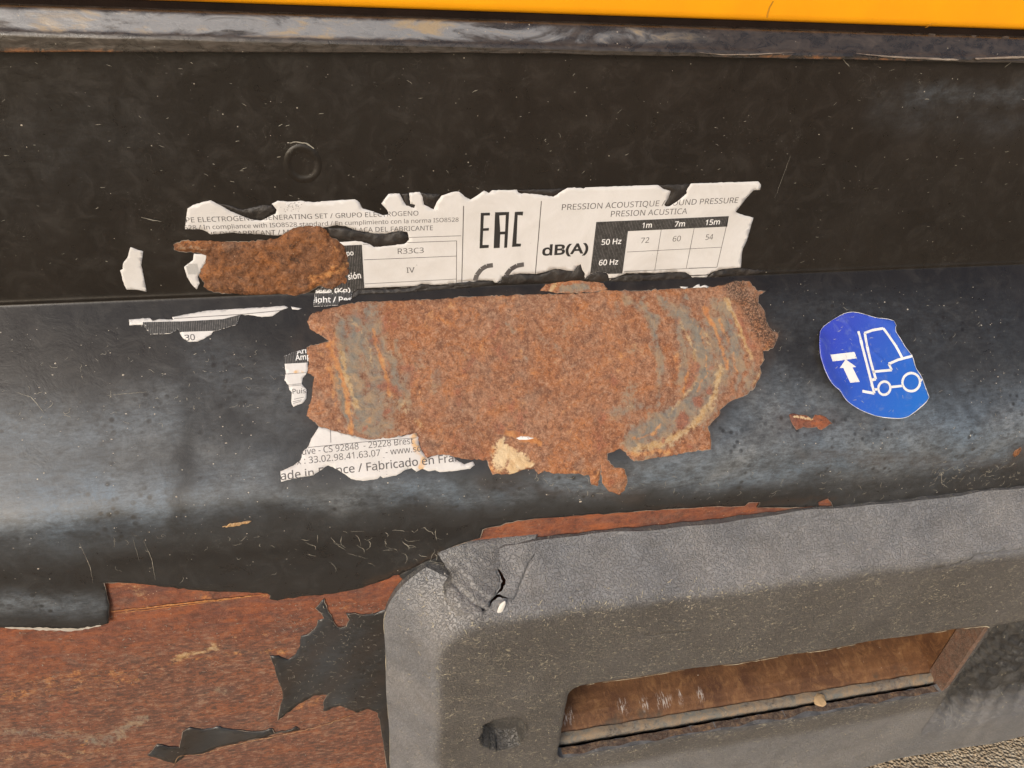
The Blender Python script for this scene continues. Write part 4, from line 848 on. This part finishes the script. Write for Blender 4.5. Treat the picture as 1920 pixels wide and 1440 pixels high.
picto('wheel', [ell(860, 673, 45, 50)], 4.2); picto('wheel', [ell(1061, 628, 66, 68)], 4.2)
picto('axle', [[(780, 683), (812, 682)], [(910, 665), (998, 655)], [(1125, 606), (1143, 616)]], 4)
picto('load_box', [], 1, [[(452, 424), (636, 402), (656, 450), (470, 475)]]); picto('arrow', [], 1, [[(571, 458), (650, 514), (622, 518), (676, 626), (604, 633), (553, 522), (525, 523)]])
sg = Acc()
for _ in range(60):
    q = uvp([(random.uniform(1540, 1730), random.uniform(595, 775))])[0]
    W_ = worm(q, random.gauss(0, 1.5), random.uniform(.0006, .0035), .0005, .3)
    if pip(W_, st_uv).all(): sg.add(*ribbon(SS, W_, random.uniform(.00012, .0003), .0002))
sg.obj('sticker_scuffs', M['film'], stick)['kind'] = 'stuff'
stE = Acc(); V, F_ = ribbon(SS, np.vstack([st_uv, st_uv[:1]]), .00035, .00016); stE.add(V, F_); stE.obj('sticker_edge', M['white'], stick)

# ------------------------------------------------------------ bumper guard
BUM = thing('bumper_guard', 'grainy dark grey plastic bumper with cracked corner framing the rusty forklift pocket', 'bumper', (.03, -OF, -.47))
def ob_xz(pts, o_=OB): return np.array([atY(x, y, o_)[[0, 2]] for x, y in pts])
tops = [(.62, BZ0-.001)]+[(x, BZ0+.0006*math.sin(x*40)+.0003*math.sin(x*130)) for x in np.linspace(.60, -.012, 90)]
tear = [tuple(p) for p in GUARD.unproj(ragged([(885, 1050), (872, 1068), (850, 1080), (842, 1084)], .5, 4, False, 5))]
left = []
for k in range(41):
    a = math.pi/2+.60+(math.pi/2-.60)*k/40; left.append((BX0+BR+BR*math.cos(a), BZ0-BR+BR*math.sin(a)))
left = [p for p in left if p[0] < tear[-1][0]-.001]
left += [(BX0-.0004*math.sin(z*60), z) for z in np.linspace(BZ0-BR-.004, -.468, 60)]
bottom = [(x, -.468+.0012*math.sin(x*50)) for x in np.linspace(BX0+.004, .62, 80)]
outer = np.array(tops+tear+left+bottom)
def rrect(x0, x1, z0, z1, r, n=8):
    out = []
    for cx, cz, a0 in ((x1-r, z1-r, 0), (x0+r, z1-r, math.pi/2), (x0+r, z0+r, math.pi), (x1-r, z0+r, 1.5*math.pi)):
        out += [(cx+r*math.cos(a0+k/n*math.pi/2), cz+r*math.sin(a0+k/n*math.pi/2)) for k in range(n+1)]
    return out
op = ragged(rrect(OPX0, OPX1, OPZ0, OPZ1, .010), .00022, .003, True, 6)
bolt_c = GUARD.unproj([(944, 1376)])[0]; bq = GUARD.unproj([(898, 1385), (905, 1362), (925, 1350), (950, 1346), (975, 1347), (990, 1360), (991, 1377), (978, 1397), (955, 1405), (925, 1408), (905, 1402)])
bolt_poly = ragged(bq, .0002, .002, True, 3)
bin_ = bolt_c+(bolt_poly-bolt_c)*.86
cracks = [([(1003, 1040), (990, 1062), (978, 1092), (968, 1118), (960, 1128)], 2.4), 
    ([(1755, 1066), (1790, 1058), (1815, 1052), (1830, 1042), (1860, 1038), (1890, 1032), (1935, 1029)], 2.2), ([(1925, 1030), (1990, 1024)], 1.2), ([(1205, 1192), (1260, 1187), (1295, 1183)], .6)]
extra = []; CL = []
for pts, w in cracks:
    c = GUARD.unproj(ragged(pts, 1.0, 5, False, 9)); k = w*.00032
    t = np.gradient(c, axis=0); t /= np.hypot(*t.T)[:, None]; n_ = np.stack([-t[:, 1], t[:, 0]], -1); tp = np.sin(np.linspace(.1, 3.04, len(c)))[:, None]
    extra += [c+n_*k*tp*.5+n_*2e-5, c, c-n_*k*tp*.5-n_*2e-5]; CL.append((c, k))
def slit(pts, w):
    c = GUARD.unproj(ragged(pts, .7, 4, False, 19)); k = w*.00030
    t = np.gradient(c, axis=0); t /= np.hypot(*t.T)[:, None]; n_ = np.stack([-t[:, 1], t[:, 0]], -1); tp = np.sin(np.linspace(.12, 3.02, len(c)))[:, None]
    return np.vstack([c+n_*k*tp*.5, (c-n_*k*tp*.5)[::-1]])
SLITS = [slit([(930, 1064), (941, 1080), (945, 1094), (940, 1107), (931, 1117)], 7), slit([(842, 1134), (862, 1149), (882, 1155), (898, 1149), (910, 1147)], 7), slit([(919, 1142), (925, 1127), (938, 1119), (953, 1123)], 5)]
extra += [np.vstack([bin_, bin_[:1]]), np.vstack([bolt_poly, bolt_poly[:1]])]
def guard_h(P):
    h = .00025*fbm(P, 45, 4, 3)
    inb = pip(P, bolt_poly); inn = pip(P, bolt_c+(bolt_poly-bolt_c)*.90)
    h = h-np.where(inn, .0150+.0030*(P[:, 0]-bolt_c[0])/-.015, 0)
    for c, k in CL:
        d = dist_poly(P, c, False); h = h-min(.007, k*3.2)*(d < 2e-5)-.0
    dt = dist_poly(P, np.array(tear+[tuple(GUARD.unproj([(870, 1120)])[0]), tuple(GUARD.unproj([(920, 1150)])[0])]), False)
    h = h-.0018*np.exp(-(dt/.012)**2)
    return h
def weather_lit(P):
    d = bump_d(P[:, 0], P[:, 1]); return np.maximum(1-sstep(.0285, .0385, d+.0012*fbm(P, 60, 2, 3)), .7*sstep(-.375, -.39, P[:, 1]))  # chamfer paled as if skylit; bottom rail paled as weathering
fresh = lambda P: np.clip(sstep(.392, .396, P[:, 0])*sstep(-.262, -.268, P[:, 1])*sstep(-.42, -.385, P[:, 1])*.9+.55*pip(P, bolt_poly), 0, 1)
gu = patch('guard_body', GUARD, outer, .0022, guard_h, M['plastic'], BUM, .0, holes=[op]+SLITS, extra=extra, attrs=dict(weather_lit=weather_lit, fresh=fresh))
# return walls of the moulding at its rim and around the opening
def wall(loop, o0f, o1, closed, name, inward):
    W = Acc(); L = [np.asarray(p) for p in loop]; n = len(L); V = []
    for p in L:
        o0 = float(bump_o(p[0:1], p[1:2])[0]); 
        for k in range(4): V.append((p[0], -(o0+(o1-o0)*k/3+.0), p[1]+(.0006*(k > 0))*math.sin(p[0]*300)))
    F = []
    for i in range(n if closed else n-1):
        j = (i+1) % n
        for k in range(3): F.append((i*4+k, i*4+k+1, j*4+k+1, j*4+k))
    return mesh_obj(name, V, F, M['plastic'], BUM, attrs=dict(weather_lit=np.where(np.array(V)[:, 2] < -.35, 1., .3), fresh=np.full(len(V), .0)))
wall(op, None, OF-.0095, True, 'opening_wall', True)
wall(outer[:-1], None, O_LOW+.0002, False, 'rim_wall', False)
# torn flap lying over the corner
flap_px = [(820, 1036), (828, 1050), (836, 1062), (843, 1070), (846, 1084), (836, 1094), (832, 1106), (836, 1120), (846, 1132), (858, 1140), (868, 1146), (880, 1149), (888, 1142), (898, 1141), (906, 1137), (915, 1143), (917, 1130), (924, 1121), (933, 1108), (938, 1094), (936, 1082), (930, 1072),
    (950, 1060), (975, 1040), (1000, 1020), (1010, 1009), (960, 1011), (900, 1016), (860, 1023), (838, 1029)]
fl_uv = np.array([atY(x, y, OB+.006)[[0, 2]] for x, y in ragged(flap_px, .9, 5, True, 31)])
jag = np.array([atY(x, y, OB+.012)[[0, 2]] for x, y in [(846, 1084), (832, 1106), (858, 1140), (880, 1149), (915, 1143)]])
for i, (x, y) in enumerate(ragged(flap_px, .9, 5, True, 31)):
    o_ = OB+.004
    for _ in range(12):
        p = atY(x, y, o_); lo = .0030*math.exp(-((x-870)/60)**2-((y-1120)/45)**2)+.0012
        o_ = .5*o_+.5*(float(bump_o(p[0:1], p[2:3])[0])+lo)
    fl_uv[i] = p[[0, 2]]
p_c = atY(868, 1125, OB+.015)
def flap_h(P):
    d = dist_poly(P, fl_uv); r = np.exp(-(np.hypot(P[:, 0]-p_c[0], (P[:, 1]-p_c[2])*.9)/.018)**2)
    right = sstep(-.012, -.024, P[:, 0]) if True else 1
    base = -.0012+.0026*right
    return base+.0042*r+.0011*r*np.sin(P[:, 0]*620+P[:, 1]*900)+.0007*fbm(P, 200, 6, 3)*right-.0010*np.exp(-(d/.0012)**2)*r
patch('torn_flap', GUARD, fl_uv, .0011, flap_h, M['plastic'], BUM, .0028, attrs=dict(weather_lit=lambda P: .75-.5*np.exp(-(dist_poly(P, jag, False)/.004)**2), fresh=lambda P: .5*np.exp(-(dist_poly(P, jag, False)/.003)**2)))
f2 = [(836, 1096), (832, 1108), (836, 1121), (850, 1136), (866, 1147), (880, 1151), (892, 1148), (904, 1142), (900, 1130), (884, 1122), (870, 1112), (858, 1098), (846, 1088)]
f2u = GUARD.unproj(ragged(f2, .8, 4, True, 33))
patch('torn_layer', GUARD, f2u, .001, lambda P: .0052+.0012*fbm(P, 260, 8, 3)+.0016*sstep(0, .004, dist_poly(P, f2u)), M['plastic'], BUM, .0025, attrs=dict(weather_lit=lambda P: .8+0*P[:, 0], fresh=zero))
# bolt well lining is darker plastic: rim lip around it
EB = Acc()
def gl(pts_uv, w, h, keep):
    n = len(pts_uv); i = 0
    while i < n-2:
        L = random.randint(3, 9); q = pts_uv[i:i+L]
        if random.random() < keep and len(q) > 2: V, F = ribbon(GUARD, q, w*random.uniform(.4, 1.3), h); EB.add(V, F)
        i += L-1
gl(np.array([p for p in op if p[1] > OPZ1-.004]), .0011, .0006, .6); gl(np.array(left[30:]), .0004, .0004, .5)
# pale scuffs over the guard's front
for _ in range(2600):
    px, py = random.uniform(740, 1920), random.uniform(1080, 1440); q = GUARD.unproj([(px, py)])[0]
    if pip(q[None], op)[0] or pip(q[None], bolt_poly)[0] or bump_d(q[0:1], q[1:2])[0] < .030 and random.random() < (.35 if py > 1250 else .8): continue
    if q[0] > .385 and q[1] < -.26 and random.random() < .7: continue
    L = random.choice([.0006, .001, .0014, .0022, .0035])*random.uniform(.6, 1.3)
    W = worm(q, random.gauss(0, .5), L, L/5, .55)
    if pip(W, op).any(): continue
    V, F = ribbon(GUARD, W, random.uniform(.00025, .00060), .0004); EB.add(V, F)
o = EB.obj('scuff_scratches', M['scuff2'], BUM); o['kind'] = 'stuff'
# cracked-off white chip by the crack
def lump(name, c, r, mat, parent, label=None, cat=None, seed=0, rot=0., flat=.5):
    import bmesh
    bm = bmesh.new(); bmesh.ops.create_icosphere(bm, subdivisions=2, radius=1); rr = random.Random(seed)
    for v in bm.verts:
        k = 1+.22*mnoise.noise(v.co*1.6+Vector((seed, 0, 0))); x, y, z = v.co*k; x *= r[0]; y *= r[1]*flat; z *= r[2]
        v.co = (x*math.cos(rot)-z*math.sin(rot), y, x*math.sin(rot)+z*math.cos(rot))
    me = bpy.data.meshes.new(name); bm.to_mesh(me); bm.free(); me.materials.append(mat); o = bpy.data.objects.new(name, me); COL.objects.link(o); o.location = c
    if label: o['label'] = label; o['category'] = cat
    return o
wq = GUARD.unproj([(939, 1137)])[0]; wc = GUARD.place(wq[0:1], wq[1:2], .0012)[0]
lump('white_chip', tuple(wc), (.0022, .0022, .0068), M['whitechip'], None, 'small white sliver lying beside the crack at the bumper corner', 'chip', 3, -.28)

# ------------------------------------------------------------ forklift pocket behind the guard
PK = bpy.data.objects.new('fork_pocket', None); COL.objects.link(PK); setparent(PK, GEN)
OR_ = OF-.010
def sheet(name, prof, x0, x1, mat, nx=120, attrs=None, wobk=.0003):
    us_ = np.linspace(x0, x1, nx); n = len(prof)
    V = np.array([(u, -(o_+wobk*mnoise.noise(Vector((u*90, i*.7, 0)))), z_+wobk*mnoise.noise(Vector((u*60, i*.9, 4)))) for u in us_ for i, (o_, z_) in enumerate(prof)])
    F = [(a*n+i, a*n+i+1, (a+1)*n+i+1, (a+1)*n+i) for a in range(nx-1) for i in range(n-1)]
    return mesh_obj(name, V, F, mat, PK, V[:, [0, 2]], {k: f(V) for k, f in (attrs or {}).items()})
# pocket floor rises gently inwards from a rounded nose
ZF = -.350
pf = [(OR_-.30, ZF+.02), (OR_-.15, ZF+.016), (OR_-.09, ZF+.013), (OR_-.06, ZF+.0105), (OR_-.045, ZF+.008), (OR_-.03, ZF+.004), (OR_-.02, ZF+.0005), (OR_-.012, ZF-.004), (OR_-.008, ZF-.008)]
def whitem(V):
    out = np.zeros(len(V))
    for x, w in ((.052, .007), (.100, .005), (.118, .004), (.135, .008), (.150, .003), (.168, .003)): out = np.maximum(out, np.exp(-((V[:, 0]-x)/w)**2)*np.exp(-((V[:, 1]+OR_-.020)/.007)**2))
    return out
sheet('pocket_floor', [(o_+.0, z_) for o_, z_ in np.array([[np.interp(t, range(9), [a[0] for a in pf]), np.interp(t, range(9), [a[1] for a in pf])] for t in np.linspace(0, 8, 60)])], .0, OPX1+.006, M['pocket'], 160, dict(white=whitem, deep_shade=lambda V: .85*sstep(OR_-.026, OR_-.060, -V[:, 1])*(1-.0*V[:, 0])+.5*np.exp(-((V[:, 0]-.185)/.012)**2)*sstep(OR_-.03, OR_-.045, -V[:, 1])))  # painted shade, darker inwards along the floor
sheet('pocket_lip', [(OR_-.0095, ZF-.0050), (OR_-.006, ZF-.0056), (OR_-.0036, ZF-.0070), (OR_-.0028, ZF-.0095), (OR_-.0028, ZF-.0130), (OR_-.006, ZF-.016)], .0, OPX1-.002, M['rust_grey'], 160, dict(grey=lambda V: .85+.15*np.sin(V[:, 0]*50), orange=lambda V: .08+.12*np.sin(V[:, 0]*33+2), tan=zero, red=zero, scab=zero, cream=zero, low=zero), .0008)
sheet('pocket_flange', [(OR_-.012, ZF-.020), (OR_+.004, ZF-.0200), (OR_+.004, ZF-.030)], .0, OPX1-.004, M['gap'], 20)
rw = np.linspace(OPX0+.006, OPX1-.006, 200)
V_ = np.array([(x_, -(OF-.0090+.0012*mnoise.noise(Vector((x_*60, 0, 0)))+t_*.0075*(.75+.35*mnoise.noise(Vector((x_*45, 9, 0))))), OPZ0+.0009) for x_ in rw for t_ in (0, 1)])
mesh_obj('rust_run', V_, [(2*i_, 2*i_+1, 2*i_+3, 2*i_+2) for i_ in range(199)], RG, BUM, attrs={k: np.full(400, .45 if k == 'grey' else .3 if k == 'orange' else 0.) for k in ('orange', 'tan', 'grey', 'red', 'scab', 'cream', 'low')})
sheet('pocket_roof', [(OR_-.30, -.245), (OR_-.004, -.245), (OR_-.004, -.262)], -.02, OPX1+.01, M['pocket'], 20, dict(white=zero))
sheet('pocket_back', [(OR_-.30, ZF-.03), (OR_-.30, -.24)], -.02, OPX1+.01, M['gap'], 4)
def vwall(name, x, o0, o1, z0, z1, mat, th, slope=0.):
    V = [(x+dx, -(o_), z_) for dx in (0, th) for o_ in (o0, o1) for z_ in (z0, z1)]
    ob = mesh_obj(name, V, [(0, 1, 3, 2), (4, 6, 7, 5), (0, 4, 5, 1), (2, 3, 7, 6), (1, 5, 7, 3), (0, 2, 6, 4)], mat, PK, smooth=False, attrs={k: np.zeros(8) for k in ('white', 'orange', 'tan', 'grey', 'red', 'scab', 'cream')}); return ob
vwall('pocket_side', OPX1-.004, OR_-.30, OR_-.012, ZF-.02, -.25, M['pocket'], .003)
vwall('pocket_strut', OPX1-.0045, OR_-.011, OR_+.0075, ZF-.016, -.256, M['rust_grey'], .0045)
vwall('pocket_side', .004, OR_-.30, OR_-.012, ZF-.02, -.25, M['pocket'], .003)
# stone chip lying in the pocket
r = ray(1536, 1313); c0 = None
for t in np.linspace(.3, .9, 3000):
    P = CAM+r*t; zf = np.interp(-P[1], [a[0] for a in pf], [a[1] for a in pf])
    if P[2] < zf+.001: c0 = P; break
lump('stone_chip', (c0[0], c0[1], c0[2]+.0008), (.0052, .0065, .0018), M['chip'], None, 'small sandy stone chip lying in the rusty forklift pocket', 'chip', 5, .3, 1.)

# ------------------------------------------------------------ scratches, cracks and grit on the paint
SC = Acc()
def squiggles(n, box, Ls, ang, w=(.00018, .00045), wig=.6, h=None):
    for _ in range(n):
        p = (random.uniform(box[0], box[2]), random.uniform(box[1], box[3])); q = uvp([p])[0]
        L = random.uniform(*Ls); W = worm(q, random.gauss(*ang), L, max(.0004, L/8), wig)
        hh = coat_h(W)+.00012
        V, F = ribbon(PANEL, W, random.uniform(*w), hh); SC.add(V, F)
squiggles(42, (560, 985, 830, 1060), (.003, .012), (.85, .35), (.00015, .0004), .28); squiggles(20, (200, 1000, 560, 1080), (.002, .007), (1.0, .6), (.00012, .0003)); squiggles(60, (1000, 885, 1900, 935), (.0015, .007), (.7, .8), (.00015, .0004), .35); squiggles(60, (1750, 860, 1910, 905), (.002, .008), (1.5, .6))
squiggles(60, (0, 650, 560, 800), (.001, .006), (0, .6), (.00012, .0003)); squiggles(70, (1450, 560, 1915, 820), (.001, .005), (0, .8), (.00012, .00028)); squiggles(140, (0, 110, 1915, 500), (.0006, .0035), (0, .35), (.00012, .0003), .15)
o = SC.obj('scratch_marks', M['scuff'], GEN); o['kind'] = 'stuff'
SK = Acc()                                              # long named scratches
for pts, w in (([(541, 266), (555, 264), (575, 267), (589, 277)], 2.2), ([(1590, 96), (1577, 109), (1590, 124)], 1.6), ([(266, 405), (290, 411), (303, 413)], 1.6), ([(270, 1010), (285, 1045), (292, 1085)], .8), ([(150, 1015), (170, 1060), (175, 1090)], .6), ([(250, 1005), (262, 1050)], .5),
    ([(1380, 990), (1390, 1000)], .1), ([(1762, 880), (1764, 905), (1775, 912)], 1.3), ([(30, 735), (60, 745), (85, 775)], 1.), ([(1900, 110), (1880, 125)], 2), ([(200, 742), (280, 735)], .6), ([(1480, 290), (1465, 330), (1450, 370)], .5)):
    q = uvp(ragged(pts, .4, 4, False, 2)); V, F = ribbon(PANEL, q, w*.00032, .00132 if pts[0][1] > 500 else .00165); SK.mark(); SK.add(V, F)
SK.split('long_scratch', M['scuff'], GEN)
GR = Acc()
def specks(n, box, r, surf=PANEL, h=.00125):
    for _ in range(n):
        q = surf.unproj([(random.uniform(box[0], box[2]), random.uniform(box[1], box[3]))])[0]; rr = min(.0011, r*math.exp(random.gauss(0, .5))); a0 = random.random()*6
        el = random.uniform(.4, 1)
        P = np.array([(q[0]+rr*math.cos(a0+k*1.05), q[1]+rr*el*math.sin(a0+k*1.05)) for k in range(6)]+[q]); hh = (coat_h(P) if surf is PANEL else 0)+np.array([.0001]*6+[.0003])
        W = surf.place(P[:, 0], P[:, 1], hh); F = [(k, (k+1) % 6, 6) for k in range(6)]
        if np.cross(W[1]-W[0], W[6]-W[0])[1] > 0: F = [f[::-1] for f in F]
        GR.add(W, F)
specks(140, (0, 110, 1915, 520), .00015); specks(200, (0, 600, 560, 1090), .00022); specks(160, (1440, 530, 1915, 880), .00022); specks(140, (560, 960, 1915, 880), .0002); specks(4, (0, 110, 600, 400), .0005)
o = GR.obj('grit_specks', M['grit'], GEN); o['kind'] = 'stuff'
G2 = Acc(); GR = G2
specks(220, (740, 1060, 1915, 1270), .00028, GUARD); o = G2.obj('grit_specks', M['grit'], BUM); o['kind'] = 'stuff'
# mud and grit on the rusty skirt and the paint remnants
SR = Acc()
for _ in range(420):
    x = random.uniform(0, 715); y = random.uniform(1130, 1440); q = uvp([(x, y)])[0]; L = random.uniform(.0006, .003); W = worm(q, random.gauss(.1, .5), L, L/5, .5)
    V, F = ribbon(PANEL, W, random.uniform(.00015, .0004), .0011 if x > 500 else .0004); SR.add(V, F)
for _ in range(260):
    q = uvp([(random.uniform(515, 720), random.uniform(1125, 1330))])[0]; L = random.uniform(.0005, .004); W = worm(q, random.gauss(.7, .7), L, L/6, .4)
    V, F = ribbon(PANEL, W, random.uniform(.00014, .00034), .00115); SR.add(V, F)
o = SR.obj('rust_scratches', M['scuff'], GEN); o['kind'] = 'stuff'
EDGES.obj('paint_edge', M['edge'], GEN)['kind'] = 'stuff'
